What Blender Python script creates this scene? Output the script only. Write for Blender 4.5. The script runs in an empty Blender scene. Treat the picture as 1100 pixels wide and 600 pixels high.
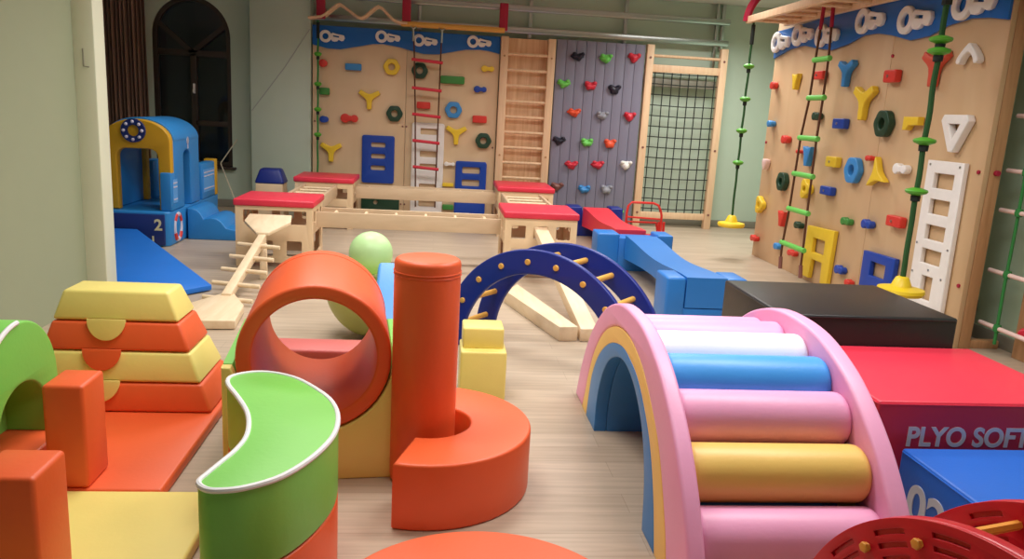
import bpy, bmesh, math, random
from math import sin, cos, pi, radians, hypot, atan2, sqrt
from mathutils import Vector, Matrix
random.seed(4)
SC = bpy.context.scene
COL = SC.collection

# ------------------------------------------------------------------ materials
def lin(c):
    return tuple(((v/255.0)/12.92 if v <= 10 else (((v/255.0)+.055)/1.055)**2.4) for v in c)
def newmat(name):
    m = bpy.data.materials.new(name); m.use_nodes = True
    return m, m.node_tree.nodes, m.node_tree.links, m.node_tree.nodes['Principled BSDF']
def vinyl(name, rgb, rough=.42, bump=.06, scale=60, spec=.5, var=.06):
    m, n, l, b = newmat(name)
    tc = n.new('ShaderNodeTexCoord')
    nz = n.new('ShaderNodeTexNoise'); nz.inputs['Scale'].default_value = 5; nz.inputs['Detail'].default_value = 3
    mix = n.new('ShaderNodeMix'); mix.data_type = 'RGBA'
    c = lin(rgb)
    mix.inputs[6].default_value = tuple(v*(1-var) for v in c)+(1,); mix.inputs[7].default_value = tuple(min(1, v*(1+var)) for v in c)+(1,)
    l.new(tc.outputs['Object'], nz.inputs['Vector']); l.new(nz.outputs['Fac'], mix.inputs[0]); l.new(mix.outputs[2], b.inputs['Base Color'])
    b.inputs['Roughness'].default_value = rough; b.inputs['Specular IOR Level'].default_value = spec
    if bump:
        n2 = n.new('ShaderNodeTexNoise'); n2.inputs['Scale'].default_value = scale; n2.inputs['Detail'].default_value = 4
        bp = n.new('ShaderNodeBump'); bp.inputs['Strength'].default_value = bump; bp.inputs['Distance'].default_value = .01
        l.new(tc.outputs['Object'], n2.inputs['Vector']); l.new(n2.outputs['Fac'], bp.inputs['Height']); l.new(bp.outputs['Normal'], b.inputs['Normal'])
    return m
def wood(name, a, bcol, scale=(2, 30, 30), rough=.5, ring=6):
    m, n, l, b = newmat(name)
    tc = n.new('ShaderNodeTexCoord'); mp = n.new('ShaderNodeMapping'); mp.inputs['Scale'].default_value = scale
    nz = n.new('ShaderNodeTexNoise'); nz.inputs['Scale'].default_value = 1; nz.inputs['Detail'].default_value = ring; nz.inputs['Distortion'].default_value = .6
    rp = n.new('ShaderNodeValToRGB'); rp.color_ramp.elements[0].position = .3; rp.color_ramp.elements[1].position = .7
    rp.color_ramp.elements[0].color = lin(a)+(1,); rp.color_ramp.elements[1].color = lin(bcol)+(1,)
    l.new(tc.outputs['Object'], mp.inputs['Vector']); l.new(mp.outputs['Vector'], nz.inputs['Vector']); l.new(nz.outputs['Fac'], rp.inputs['Fac'])
    l.new(rp.outputs['Color'], b.inputs['Base Color']); b.inputs['Roughness'].default_value = rough
    return m
def plain(name, rgb, rough=.5, metal=0):
    m, n, l, b = newmat(name)
    tc = n.new('ShaderNodeTexCoord'); nz = n.new('ShaderNodeTexNoise'); nz.inputs['Scale'].default_value = 18
    mix = n.new('ShaderNodeMix'); mix.data_type = 'RGBA'; c = lin(rgb)
    mix.inputs[6].default_value = tuple(v*.95 for v in c)+(1,); mix.inputs[7].default_value = tuple(min(1, v*1.05) for v in c)+(1,)
    l.new(tc.outputs['Object'], nz.inputs['Vector']); l.new(nz.outputs['Fac'], mix.inputs[0]); l.new(mix.outputs[2], b.inputs['Base Color'])
    b.inputs['Roughness'].default_value = rough; b.inputs['Metallic'].default_value = metal
    return m
def floor_mat():
    m, n, l, b = newmat('oak_laminate')
    tc = n.new('ShaderNodeTexCoord')
    br = n.new('ShaderNodeTexBrick'); br.inputs['Scale'].default_value = 1; br.inputs['Brick Width'].default_value = 1.25; br.inputs['Row Height'].default_value = .15
    br.inputs['Mortar Size'].default_value = .0016; br.inputs['Color1'].default_value = lin((200, 183, 163))+(1,); br.inputs['Color2'].default_value = lin((189, 171, 150))+(1,)
    br.inputs['Mortar'].default_value = lin((176, 158, 138))+(1,); br.offset = .37
    mp = n.new('ShaderNodeMapping'); mp.inputs['Scale'].default_value = (1.3, 22, 1)
    nz = n.new('ShaderNodeTexNoise'); nz.inputs['Scale'].default_value = 1.6; nz.inputs['Detail'].default_value = 6; nz.inputs['Distortion'].default_value = .4
    rp = n.new('ShaderNodeValToRGB'); rp.color_ramp.elements[0].position = .35; rp.color_ramp.elements[1].position = .68
    rp.color_ramp.elements[0].color = (.80, .785, .77, 1); rp.color_ramp.elements[1].color = (1.0, .99, .98, 1)
    mul = n.new('ShaderNodeMix'); mul.data_type = 'RGBA'; mul.blend_type = 'MULTIPLY'; mul.inputs[0].default_value = 1
    l.new(tc.outputs['Object'], br.inputs['Vector']); l.new(tc.outputs['Object'], mp.inputs['Vector']); l.new(mp.outputs['Vector'], nz.inputs['Vector'])
    l.new(nz.outputs['Fac'], rp.inputs['Fac']); l.new(br.outputs['Color'], mul.inputs[6]); l.new(rp.outputs['Color'], mul.inputs[7])
    l.new(mul.outputs[2], b.inputs['Base Color']); b.inputs['Roughness'].default_value = .38; b.inputs['Specular IOR Level'].default_value = .4
    return m
def paint(name, rgb):
    return vinyl(name, rgb, .6, .05, 90, .3, .025)

M = dict(
    orange=vinyl('orange_vinyl', (236, 98, 50)), green=vinyl('green_vinyl', (128, 206, 92)), yellow=vinyl('pale_yellow_vinyl', (240, 222, 128)),
    pink=vinyl('pink_vinyl', (238, 164, 204)), gold=vinyl('gold_vinyl', (240, 200, 108)), sky=vinyl('sky_blue_vinyl', (66, 158, 240)), white=vinyl('white_vinyl', (240, 240, 244)),
    tunnel=vinyl('mid_blue_vinyl', (50, 128, 200)), rred=vinyl('red_vinyl', (222, 50, 74)), black=vinyl('black_vinyl', (34, 32, 34), .38), pblue=vinyl('royal_blue_vinyl', (30, 98, 196)),
    mblue=vinyl('mat_blue_vinyl', (30, 116, 216)), boat=vinyl('boat_blue_vinyl', (42, 134, 208)), hull=vinyl('navy_hull_vinyl', (18, 44, 116)), boaty=vinyl('mustard_vinyl', (206, 158, 30)),
    beamblue=vinyl('bridge_blue_vinyl', (40, 122, 206)), beamred=vinyl('bridge_red_vinyl', (228, 52, 66)), navy=vinyl('navy_vinyl', (16, 40, 130)), tumbler=vinyl('mint_green_vinyl', (190, 230, 164)), olive=vinyl('olive_green_vinyl', (178, 184, 96)),
    dusty=vinyl('dusty_red_vinyl', (206, 104, 100)), toyblue=vinyl('light_blue_vinyl', (92, 164, 236)),
    archblue=plain('navy_plastic', (14, 38, 132), .38), rung=plain('yellow_rung', (226, 172, 80), .4), redpl=plain('red_plastic', (200, 22, 42), .3), peg=plain('amber_plastic', (236, 160, 66), .35),
    ply=wood('birch_ply', (226, 196, 156), (236, 208, 170), (1.5, 12, 3)), board=wood('climbing_ply', (220, 190, 152), (228, 200, 164), (3, 3, .8), .55, 3), pine=wood('pine', (228, 188, 150), (238, 206, 170), (30, 30, 2)),
    board2=wood('climbing_ply_warm', (206, 170, 130), (214, 182, 142), (3, 3, .8), .5, 3), beam=wood('beam_ply', (204, 178, 146), (216, 190, 158), (3, 14, 14)),
    pinek=wood('knotty_pine', (214, 166, 124), (240, 202, 162), (26, 10, 1.6), .5, 8), birch=wood('birch_beam', (226, 200, 164), (238, 216, 184), (20, 3, 20)), darkpine=wood('brown_pine', (176, 130, 88), (196, 150, 108), (30, 30, 2)),
    steel=plain('galvanised_steel', (186, 190, 190), .28, 1), maroon=plain('crimson_paint', (168, 20, 58), .4), floor=floor_mat(),
    wall=paint('pale_green_paint', (196, 212, 196)), wallr=paint('mint_green_paint', (196, 222, 196)), wallw=paint('lit_pillar_paint', (222, 226, 204)), walll=paint('shaded_left_wall_paint', (156, 164, 138)), ceil=paint('ceiling_paint', (224, 224, 216)),  # left wall darker and its pillar lighter: fall of light put into paint
    base=plain('skirting_grey', (136, 132, 118), .5), frame=plain('dark_brown_frame', (58, 46, 40), .4), grey=vinyl('slate_grey_panel', (132, 130, 150), .55, .03, 40, .3, .03), net=plain('black_rope', (26, 34, 30), .8), wave=vinyl('wave_blue_panel', (22, 104, 190), .3, 0),
    rope=plain('dark_green_rope', (40, 84, 42), .85), ropeg=plain('green_rope', (46, 128, 62), .8), ropeb=plain('brown_rope', (92, 54, 32), .85), cord=plain('cream_cord', (214, 206, 184), .7),
    disc=plain('green_disc', (86, 170, 50), .4), ydisc=plain('yellow_disc', (238, 206, 40), .4), glass=None, dark=plain('dark_rubber', (24, 22, 26), .6),
    curtain=None, letter=plain('silver_lettering', (246, 242, 244), .5), greyletter=plain('grey_lettering', (206, 212, 220), .5), cream=plain('cream_print', (232, 226, 180), .5), lavender=plain('pale_print', (206, 204, 226), .5), pframe=plain('red_metal', (214, 48, 44), .35),
)
HC = dict(red=(216, 58, 48), yellow=(238, 202, 52), blue=(58, 140, 210), navy=(28, 70, 170), green=(64, 138, 62), dkgreen=(26, 64, 44), white=(242, 238, 236), salmon=(214, 86, 66), pink=(238, 206, 200), orange=(240, 90, 56), black=(28, 28, 48), grey=(150, 152, 164), brown=(132, 84, 78), lime=(112, 206, 92), crimson=(214, 44, 66), cobalt=(16, 66, 168))
for k, v in HC.items(): M['h_'+k] = plain(k+'_resin', v, .42)
def glass_mat():
    m, n, l, b = newmat('window_glass'); b.inputs['Base Color'].default_value = (.75, .8, .85, 1); b.inputs['Roughness'].default_value = .03; b.inputs['Transmission Weight'].default_value = 1; b.inputs['IOR'].default_value = 1.45
    return m
M['glass'] = glass_mat()
M['curtain'] = vinyl('brown_curtain', (158, 128, 114), .85, .1, 120, .1, .1)

# ------------------------------------------------------------------ mesh helpers
def box(bm, x0, x1, y0, y1, z0, z1, bev=0, seg=2, mat4=None):
    r = bmesh.ops.create_cube(bm, size=1)
    vs = r['verts']
    for v in vs: v.co = Vector(((x0+x1)/2+v.co.x*(x1-x0), (y0+y1)/2+v.co.y*(y1-y0), (z0+z1)/2+v.co.z*(z1-z0)))
    if bev:
        es = list({e for v in vs for e in v.link_edges})
        rr = bmesh.ops.bevel(bm, geom=es, offset=bev, segments=seg, affect='EDGES', profile=.5)
        vs = list({v for f in rr['faces'] for v in f.verts} | {v for v in vs if v.is_valid})
    if mat4: bmesh.ops.transform(bm, matrix=mat4, verts=vs)
    return vs
def hexa(bm, bot, top, bev=0, seg=2):
    vs = [bm.verts.new(p) for p in bot+top]
    n = len(bot)
    fs = [bm.faces.new(vs[:n][::-1]), bm.faces.new(vs[n:])]
    for i in range(n): fs.append(bm.faces.new((vs[i], vs[(i+1) % n], vs[n+(i+1) % n], vs[n+i])))
    if bev:
        es = list({e for f in fs for e in f.edges})
        bmesh.ops.bevel(bm, geom=es, offset=bev, segments=seg, affect='EDGES', profile=.5)
def frame_for(d):
    d = d.normalized(); a = Vector((0, 0, 1)) if abs(d.z) < .9 else Vector((1, 0, 0))
    u = d.cross(a).normalized(); return u, d.cross(u).normalized()
def tube(bm, pts, r, seg=10, closed=False, taper=None):
    pts = [Vector(p) for p in pts]; n = len(pts); rings = []
    u = None
    for i, p in enumerate(pts):
        if closed: d = pts[(i+1) % n]-pts[i-1]
        else: d = pts[min(i+1, n-1)]-pts[max(i-1, 0)]
        d.normalize()
        if u is None: u, w = frame_for(d)
        else:
            u = (u-d*u.dot(d)).normalized(); w = d.cross(u)
        rr = r if taper is None else r*taper[i]
        rings.append([bm.verts.new(p+(u*cos(2*pi*k/seg)+w*sin(2*pi*k/seg))*rr) for k in range(seg)])
    for i in range(n if closed else n-1):
        A, B = rings[i], rings[(i+1) % n]
        for k in range(seg): bm.faces.new((A[k], A[(k+1) % seg], B[(k+1) % seg], B[k]))
    if not closed:
        bm.faces.new(rings[0][::-1]); bm.faces.new(rings[-1])
def lathe(bm, prof, o, axis='Z', seg=40):
    """prof: (radius, height) pairs from bottom to top; closed on the axis where radius is 0"""
    o = Vector(o); rings = []
    for r, h in prof:
        if r < 1e-6: ring = [(0, 0, h)]
        else: ring = [(r*cos(2*pi*k/seg), r*sin(2*pi*k/seg), h) for k in range(seg)]
        if axis == 'Y': ring = [(x, z, -y) for x, y, z in ring]
        if axis == 'X': ring = [(z, x, y) for x, y, z in ring]
        rings.append([bm.verts.new(o+Vector(p)) for p in ring])
    for A, B in zip(rings, rings[1:]):
        for k in range(seg):
            a, b2 = A[k % len(A)], A[(k+1) % len(A)]; c, d = B[(k+1) % len(B)], B[k % len(B)]
            f = []
            for v in (a, b2, c, d):
                if v not in f: f.append(v)
            if len(f) > 2: bm.faces.new(f)
    return rings
def cyl(bm, p0, p1, r, seg=20, bev=0):
    """solid cylinder with rounded rims between two points"""
    p0, p1 = Vector(p0), Vector(p1); d = p1-p0; L = d.length; u, w = frame_for(d); d.normalize()
    prof = [(0, 0), (r-bev, 0)]
    if bev:
        for k in range(1, 5): prof.append((r-bev+bev*sin(k*pi/8), bev-bev*cos(k*pi/8)))
        for k in range(0, 4): prof.append((r-bev+bev*cos(k*pi/8), L-bev+bev*sin(k*pi/8)))
    else: prof += [(r, 0), (r, L)]
    prof += [(r-bev, L), (0, L)]
    rings = []
    for rr, h in prof:
        if rr < 1e-7: rings.append([bm.verts.new(p0+d*h)])
        else: rings.append([bm.verts.new(p0+d*h+(u*cos(2*pi*k/seg)+w*sin(2*pi*k/seg))*rr) for k in range(seg)])
    for A, B in zip(rings, rings[1:]):
        for k in range(seg):
            f = []
            for v in (A[k % len(A)], A[(k+1) % len(A)], B[(k+1) % len(B)], B[k % len(B)]):
                if v not in f: f.append(v)
            if len(f) > 2: bm.faces.new(f)
def shape(bm, loops, t, bev=.003, mat4=None, res=2):
    """2-D outline (first loop) with holes, t thick, rounded rims; local z from -t/2 to t/2"""
    cu = bpy.data.curves.new('outline', 'CURVE'); cu.dimensions = '2D'; cu.fill_mode = 'BOTH'
    cu.extrude = t/2-bev; cu.bevel_depth = bev; cu.bevel_resolution = res; cu.offset = -bev
    for lp in loops:
        s = cu.splines.new('POLY'); s.points.add(len(lp)-1); s.use_cyclic_u = True
        for q, (x, y) in zip(s.points, lp): q.co = (x, y, 0, 1)
    ob = bpy.data.objects.new('outline', cu); COL.objects.link(ob)
    dg = bpy.context.evaluated_depsgraph_get()
    me = bpy.data.meshes.new_from_object(ob.evaluated_get(dg))
    if mat4: me.transform(mat4)
    bm.from_mesh(me)
    bpy.data.objects.remove(ob); bpy.data.curves.remove(cu); bpy.data.meshes.remove(me)
def text(bm, s, size, t, mat4, bold=0, width=1):
    cu = bpy.data.curves.new('txt', 'FONT'); cu.body = s; cu.size = size; cu.extrude = t/2; cu.offset = bold
    ob = bpy.data.objects.new('txt', cu); COL.objects.link(ob)
    dg = bpy.context.evaluated_depsgraph_get()
    me = bpy.data.meshes.new_from_object(ob.evaluated_get(dg))
    me.transform(Matrix.Diagonal((width, 1, 1, 1))); me.transform(mat4); bm.from_mesh(me)
    bpy.data.objects.remove(ob); bpy.data.curves.remove(cu); bpy.data.meshes.remove(me)
def place(o, a, b, c):
    a, b, c = Vector(a), Vector(b), Vector(c)
    return Matrix(((a.x, b.x, c.x, o[0]), (a.y, b.y, c.y, o[1]), (a.z, b.z, c.z, o[2]), (0, 0, 0, 1)))
def face_front(x, y, z): return place((x, y, z), (1, 0, 0), (0, 0, 1), (0, -1, 0))    # looks towards -Y
def face_left(x, y, z): return place((x, y, z), (0, -1, 0), (0, 0, 1), (-1, 0, 0))     # looks towards -X
def face_right(x, y, z): return place((x, y, z), (0, 1, 0), (0, 0, 1), (1, 0, 0))      # looks towards +X
def face_up(x, y, z): return place((x, y, z), (1, 0, 0), (0, 1, 0), (0, 0, 1))
def circ(x, y, r, n=24, a0=0, a1=360): 
    full = abs(a1-a0) >= 360
    return [(x+r*cos(radians(a0+(a1-a0)*k/(n if full else n-1))), y+r*sin(radians(a0+(a1-a0)*k/(n if full else n-1)))) for k in range(n)]
def rrect(x0, x1, y0, y1, r=.01, n=4):
    p = []
    for cx, cy, a in ((x1-r, y1-r, 0), (x0+r, y1-r, 90), (x0+r, y0+r, 180), (x1-r, y0+r, 270)):
        p += [(cx+r*cos(radians(a+90*k/n)), cy+r*sin(radians(a+90*k/n))) for k in range(n+1)]
    return p
def smooth_loop(pts, k=6):
    n = len(pts); out = []
    for i in range(n):
        p0, p1, p2, p3 = (Vector(pts[(i+j-1) % n]) for j in range(4))
        for s in range(k):
            t = s/k
            out.append(tuple(.5*((2*p1)+(p2-p0)*t+(2*p0-5*p1+4*p2-p3)*t*t+(3*p1-p0-3*p2+p3)*t**3)))
    return out

# ------------------------------------------------------------------ scene graph helpers
LOC = {}
def finish(bm, smooth=38):
    bmesh.ops.remove_doubles(bm, verts=bm.verts, dist=1e-5)
    bmesh.ops.recalc_face_normals(bm, faces=bm.faces)
    for f in bm.faces: f.smooth = True
    for e in bm.edges:
        if len(e.link_faces) == 2 and e.calc_face_angle(0) > radians(smooth): e.smooth = False
def NB(): return bmesh.new()
def part(name, bm, mat, parent=None, label=None, smooth=38, stuff=False):
    finish(bm, smooth)
    me = bpy.data.meshes.new(name); bm.to_mesh(me); bm.free()
    o = bpy.data.objects.new(name, me); COL.objects.link(o)
    me.materials.append(M[mat])
    if parent:
        o.parent = parent; off = LOC.get(parent.name, Vector())
        me.transform(Matrix.Translation(-off)); LOC[o.name] = off
    if label: o['label'] = label
    if stuff: o['kind'] = 'stuff'
    return o
def tag(o, label, cat, group=None):
    o['label'] = label; o['category'] = cat
    if group: o['group'] = group
    return o
def thing(name, label, cat, loc, group=None, local=False, rotz=0):
    o = bpy.data.objects.new(name, None); COL.objects.link(o); o.empty_display_size = .1
    o.location = loc; o.rotation_euler = (0, 0, rotz)
    LOC[o.name] = Vector() if local else Vector(loc)
    return tag(o, label, cat, group)
def solo(name, bm, mat, label, cat, group=None, loc=(0, 0, 0), smooth=38):
    """one-mesh thing: bm is in world space, its origin goes to loc"""
    finish(bm, smooth)
    me = bpy.data.meshes.new(name); bm.to_mesh(me); bm.free(); me.materials.append(M[mat])
    me.transform(Matrix.Translation(-Vector(loc)))
    o = bpy.data.objects.new(name, me); COL.objects.link(o); o.location = loc; LOC[o.name] = Vector(loc)
    return tag(o, label, cat, group)
def struct(name, bm, mat, parent=None):
    o = part(name, bm, mat, parent)
    o['kind'] = 'structure'
    return o

# ================================================================== SETTING
CEIL = 3.08
b = NB(); box(b, -5.2, 5, -2.6, 11.3, -.1, 0); struct('floor', b, 'floor')
b = NB(); box(b, -5.2, 5, -2.6, 11.3, CEIL, CEIL+.1); struct('ceiling', b, 'ceil')
WX, WR, WZ0, WZS = -3.245, .5, .54, 2.22
arch = [(WX-WR, WZ0), (WX+WR, WZ0)]+circ(WX, WZS, WR, 25, 0, 180)
b = NB(); shape(b, [[(-5.2, 0), (5, 0), (5, CEIL), (-5.2, CEIL)], arch], .22, .001, face_front(0, 11.16, 0)); struct('wall_back', b, 'wall')
b = NB(); box(b, -2.43, -1.662, 10.75, 11.05, 0, CEIL, .012); struct('wall_back_pillar', b, 'wall')
b = NB(); box(b, -2.62, -2.42, -2.6, 5.68, 0, CEIL); struct('wall_left', b, 'walll')
b = NB(); box(b, -2.45, -2.285, 5.66, 5.84, 0, CEIL, .012); struct('wall_left_pillar', b, 'wallw')
b = NB(); box(b, -5.2, -2.45, 5.68, 5.83, 0, CEIL); struct('wall_alcove', b, 'wall')
b = NB(); box(b, -5.2, -5, 5.83, 11.05, 0, CEIL); struct('wall_alcove_end', b, 'wall')
b = NB(); box(b, 4.75, 4.95, -2.6, 11.05, 0, CEIL); struct('wall_right', b, 'wallr')
b = NB(); box(b, 4.12, 4.75, -2.6, 5.42, 0, CEIL, .01); struct('wall_right_pier', b, 'wallr')
b = NB(); box(b, -5.2, 5, -2.6, -2.4, 0, CEIL); struct('wall_front', b, 'wall')
b = NB(); box(b, -5, -2.43, 11.03, 11.05, 0, .1, .003); box(b, -1.66, 4.75, 11.03, 11.05, 0, .1, .003); struct('baseboard_back', b, 'base')
b = NB(); box(b, 4.735, 4.75, 5.42, 11.03, 0, .1, .003); struct('baseboard_right', b, 'base')
b = NB(); box(b, 4.105, 4.12, -2.4, 5.42, 0, .1, .003); struct('baseboard_right_pier', b, 'base')
# raised mark on the left pillar
b = NB(); tube(b, [(-2.36, 5.657, 1.737), (-2.36, 5.656, 1.622), (-2.325, 5.656, 1.619)], .004, 6)
solo('wall_bracket', b, 'base', 'thin bent bracket on the lit face of the left pillar', 'bracket', loc=(-2.36, 5.66, 1.62))
# window
w = bpy.data.objects.new('window_1', None); COL.objects.link(w); w['kind'] = 'structure'
def arc_loop(r, z0, n=25): return [(-r, z0), (r, z0)]+circ(0, WZS, r, n, 0, 180)
b = NB(); shape(b, [arc_loop(WR, WZ0), arc_loop(WR-.06, WZ0+.06)], .08, .004, face_front(WX, 11.12, 0)); o = part('window_frame', b, 'frame', w)
b = NB()
box(b, WX-.03, WX+.05, 11.09, 11.15, WZ0+.05, 2.0, .004); box(b, WX-WR+.04, WX+WR-.04, 11.09, 11.15, 1.97, 2.05, .004); box(b, WX+.02, WX+WR-.04, 11.09, 11.15, 1.07, 1.14, .004)
for s in (-1, 1): box(b, -.03, .03, -.03, .03, 0, .66, 0, 2, Matrix.Translation((WX, 11.12, 2.02)) @ Matrix.Rotation(s*radians(50), 4, 'Y'))
part('mullion', b, 'frame', w)
b = NB(); shape(b, [arc_loop(WR-.05, WZ0+.05)], .012, .001, face_front(WX, 11.13, 0)); part('pane', b, 'glass', w)
b = NB(); box(b, WX-WR-.03, WX+WR+.05, 10.98, 11.1, WZ0-.03, WZ0, .006); part('sill', b, 'frame', w)
b = NB(); box(b, WX+.005, WX+.03, 11.05, 11.09, 1.49, 1.62, .006); box(b, WX+.005, WX+.03, 11.03, 11.05, 1.5, 1.54, .006); part('handle', b, 'letter', w, 'white window handle')
# night courtyard wall outside the window
b = NB(); box(b, -5.2, -1.5, 12.6, 12.8, -.1, 4); struct('wall_outside', b, 'dark')

# curtain
b = NB(); n = 90; rows = []
for z in (.04, .9, 1.8, 2.7, 2.98):
    rows.append([b.verts.new((-4.35+.6*k/n, 10.9+.045*sin(k*.82)+.02*sin(k*.31+z), z)) for k in range(n+1)])
for A, B in zip(rows, rows[1:]):
    for k in range(n): b.faces.new((A[k], A[k+1], B[k+1], B[k]))
bmesh.ops.solidify(b, geom=b.faces[:], thickness=.012)
solo('curtain', b, 'curtain', 'brown pleated curtain drawn aside next to the dark arched window', 'curtain', loc=(-4.05, 10.9, .04), smooth=80)

# steel rails along the top of the back wall
t = thing('steel_frame', 'galvanised steel rails fixed along the top of the back wall', 'frame', (1.1, 10.93, 2.4))
for z in (2.55, 2.83):
    b = NB(); box(b, -1.65, 3.94, 10.87, 10.93, z-.04, z+.04, .012); part('rail', b, 'steel', t)
for x in (-.28, 1.2, 2.5, 3.86):
    b = NB(); box(b, x-.025, x+.025, 10.95, 11.0, 2.45, 3.07, .005); part('post', b, 'steel', t)
b = NB(); box(b, 3.76, 3.80, 10.95, 11.0, 2.2, 3.07, .005); part('post', b, 'steel', t)

# ================================================================== BACK CLIMBING WALL
YB = 10.8
t = thing('climbing_board', 'wide plywood climbing board with blue wave top on the back wall', 'climbing board', (-.42, 10.82, 0))
for x0, x1 in ((-1.645, -.428), (-.424, .795)):
    b = NB(); box(b, x0, x1, YB, YB+.04, .02, 2.42, .004); part('panel', b, 'board', t)
wave = [(-1.645, 2.20), (-1.63, 2.192), (-1.452, 2.156), (-1.285, 2.155), (-1.058, 2.204), (-.878, 2.244), (-.734, 2.253), (-.515, 2.225), (-.393, 2.197), (-.21, 2.161), (-.026, 2.166), (.156, 2.207), (.339, 2.248), (.524, 2.259), (.648, 2.249), (.795, 2.222)]
b = NB(); shape(b, [wave+[(.795, 2.44), (-1.645, 2.44)]], .02, .002, face_front(0, YB-.011, 0)); part('wave_banner', b, 'wave', t, 'blue wave shaped top panel')
for x, z in ((-.46, 1.21), (-.41, 1.21), (.76, .99), (-1.615, 1.22), (-.46, .165), (-.41, .165)):
    b = NB(); cyl(b, (x, YB-.008, z), (x, YB+.005, z), .012, 10); part('bolt', b, 'h_brown', t)

OB, OR = YB-.001, 3.714
def key_loops(k=1.15):
    return [[(x*k, y*k) for x, y in L] for L in key_base()]
def key_base():
    # a ring with a stepped shank, like a big spanner lying on its side
    o = circ(0, 0, .068, 22, 25, 335)
    o = o+[(.075, -.05), (.10, -.055), (.13, -.05), (.145, -.03), (.175, -.045), (.2, -.04), (.215, -.01), (.205, .018), (.18, .025), (.13, .03), (.08, .042)]
    return [o, circ(0, 0, .034, 18), [(.085, .0), (.15, -.008), (.15, .008), (.085, .016)]]
def bar(w, h): return [rrect(-w/2, w/2, -h/2, h/2, min(w, h)*.18)]
def bone(w, h):
    r = h/2; c = w/2-r; o = circ(-c, 0, r, 12, 40, 320)+circ(c, 0, r*.82, 12, 220, 500)
    return [o]
def ring(r): 
    return [[(r*(1+.04*cos(6*a))*cos(a), r*(1+.04*cos(6*a))*sin(a)) for a in [2*pi*k/36 for k in range(36)]], circ(0, 0, r*.42, 18)]
def tri(s, rot=0):
    pts = []
    for k in range(3):
        a = radians(30+120*k+rot)
        pts += [(s*cos(a-.2), s*sin(a-.2)), (s*1.02*cos(a), s*1.02*sin(a)), (s*cos(a+.2), s*sin(a+.2)), (s*.34*cos(a+pi/3), s*.34*sin(a+pi/3))]
    return [smooth_loop(pts, 3)]
def funnel(w, h): return [[(-w/2, h/2), (-w*.1, h*.42), (w*.1, h*.42), (w/2, h/2), (w*.3, 0), (w*.16, -h/2), (-w*.16, -h/2), (-w*.28, 0)]]
def flower(r): return [[(r*(1+.2*cos(3*a))*cos(a), r*(1+.2*cos(3*a))*sin(a)) for a in [2*pi*k/36 for k in range(36)]], circ(0, 0, r*.35, 14)]
def star(s): return [smooth_loop([(s*(1 if k % 2 == 0 else .32)*cos(pi/2+pi*k/3+.2), s*(1 if k % 2 == 0 else .32)*sin(pi/2+pi*k/3+.2)) for k in range(6)], 3)]
def boomer(s): return [smooth_loop([(-s, -s*.5), (-s*.85, -s*.1), (-s*.15, s*.55), (s*.15, s*.55), (s*.85, -s*.1), (s, -s*.5), (s*.7, -s*.6), (s*.5, -s*.25), (0, s*.1), (-s*.5, -s*.25), (-s*.7, -s*.6)], 3)]
def trif(s):
    def rt(k): return [(k*cos(radians(a+d)), k*sin(radians(a+d))) for a in (30, 150, 270) for d in (-9, 0, 9)]
    return [rt(s), [(s*.45*cos(radians(a)), s*.45*sin(radians(a))) for a in (30, 150, 270)]]
def heart(s): return [smooth_loop([(0, -s), (s*.7, -s*.1), (s*.75, s*.6), (s*.35, s*.8), (0, s*.35), (-s*.35, s*.8), (-s*.75, s*.6), (-s*.7, -s*.1)], 3)]
def wedge(w, h): return [[(-w/2, h/2), (w/2, h/2), (w/2, -h*.1), (-w*.1, -h*.15), (-w*.25, -h/2), (-w/2, -h/2)]]
def hold(name, loops, thick, where, col, label, group, side, nub=None, out=0):
    a, z = where
    m = face_front(a, OB-thick/2-.004-out, z) if side == 'back' else face_left(OR-thick/2-.004-out, a, z)
    b = NB(); shape(b, loops, thick, min(.009, thick*.25), m)
    loc = (a, OB, z) if side == 'back' else (OR, a, z)
    o = solo(name, b, 'h_'+col, label, 'climbing hold' if 'key' not in name else 'wall ornament', group, loc)
    if nub and side == 'right':
        for (u, v) in nub:
            bb = NB(); cyl(bb, (OR-thick-.004, a-u, z+v), (OR-thick-.009, a-u, z+v), .012, 8); part('bolt', bb, 'steel', o)
    return o
GB, GR = 'holds on the back climbing board', 'holds on the side climbing board'
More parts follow.
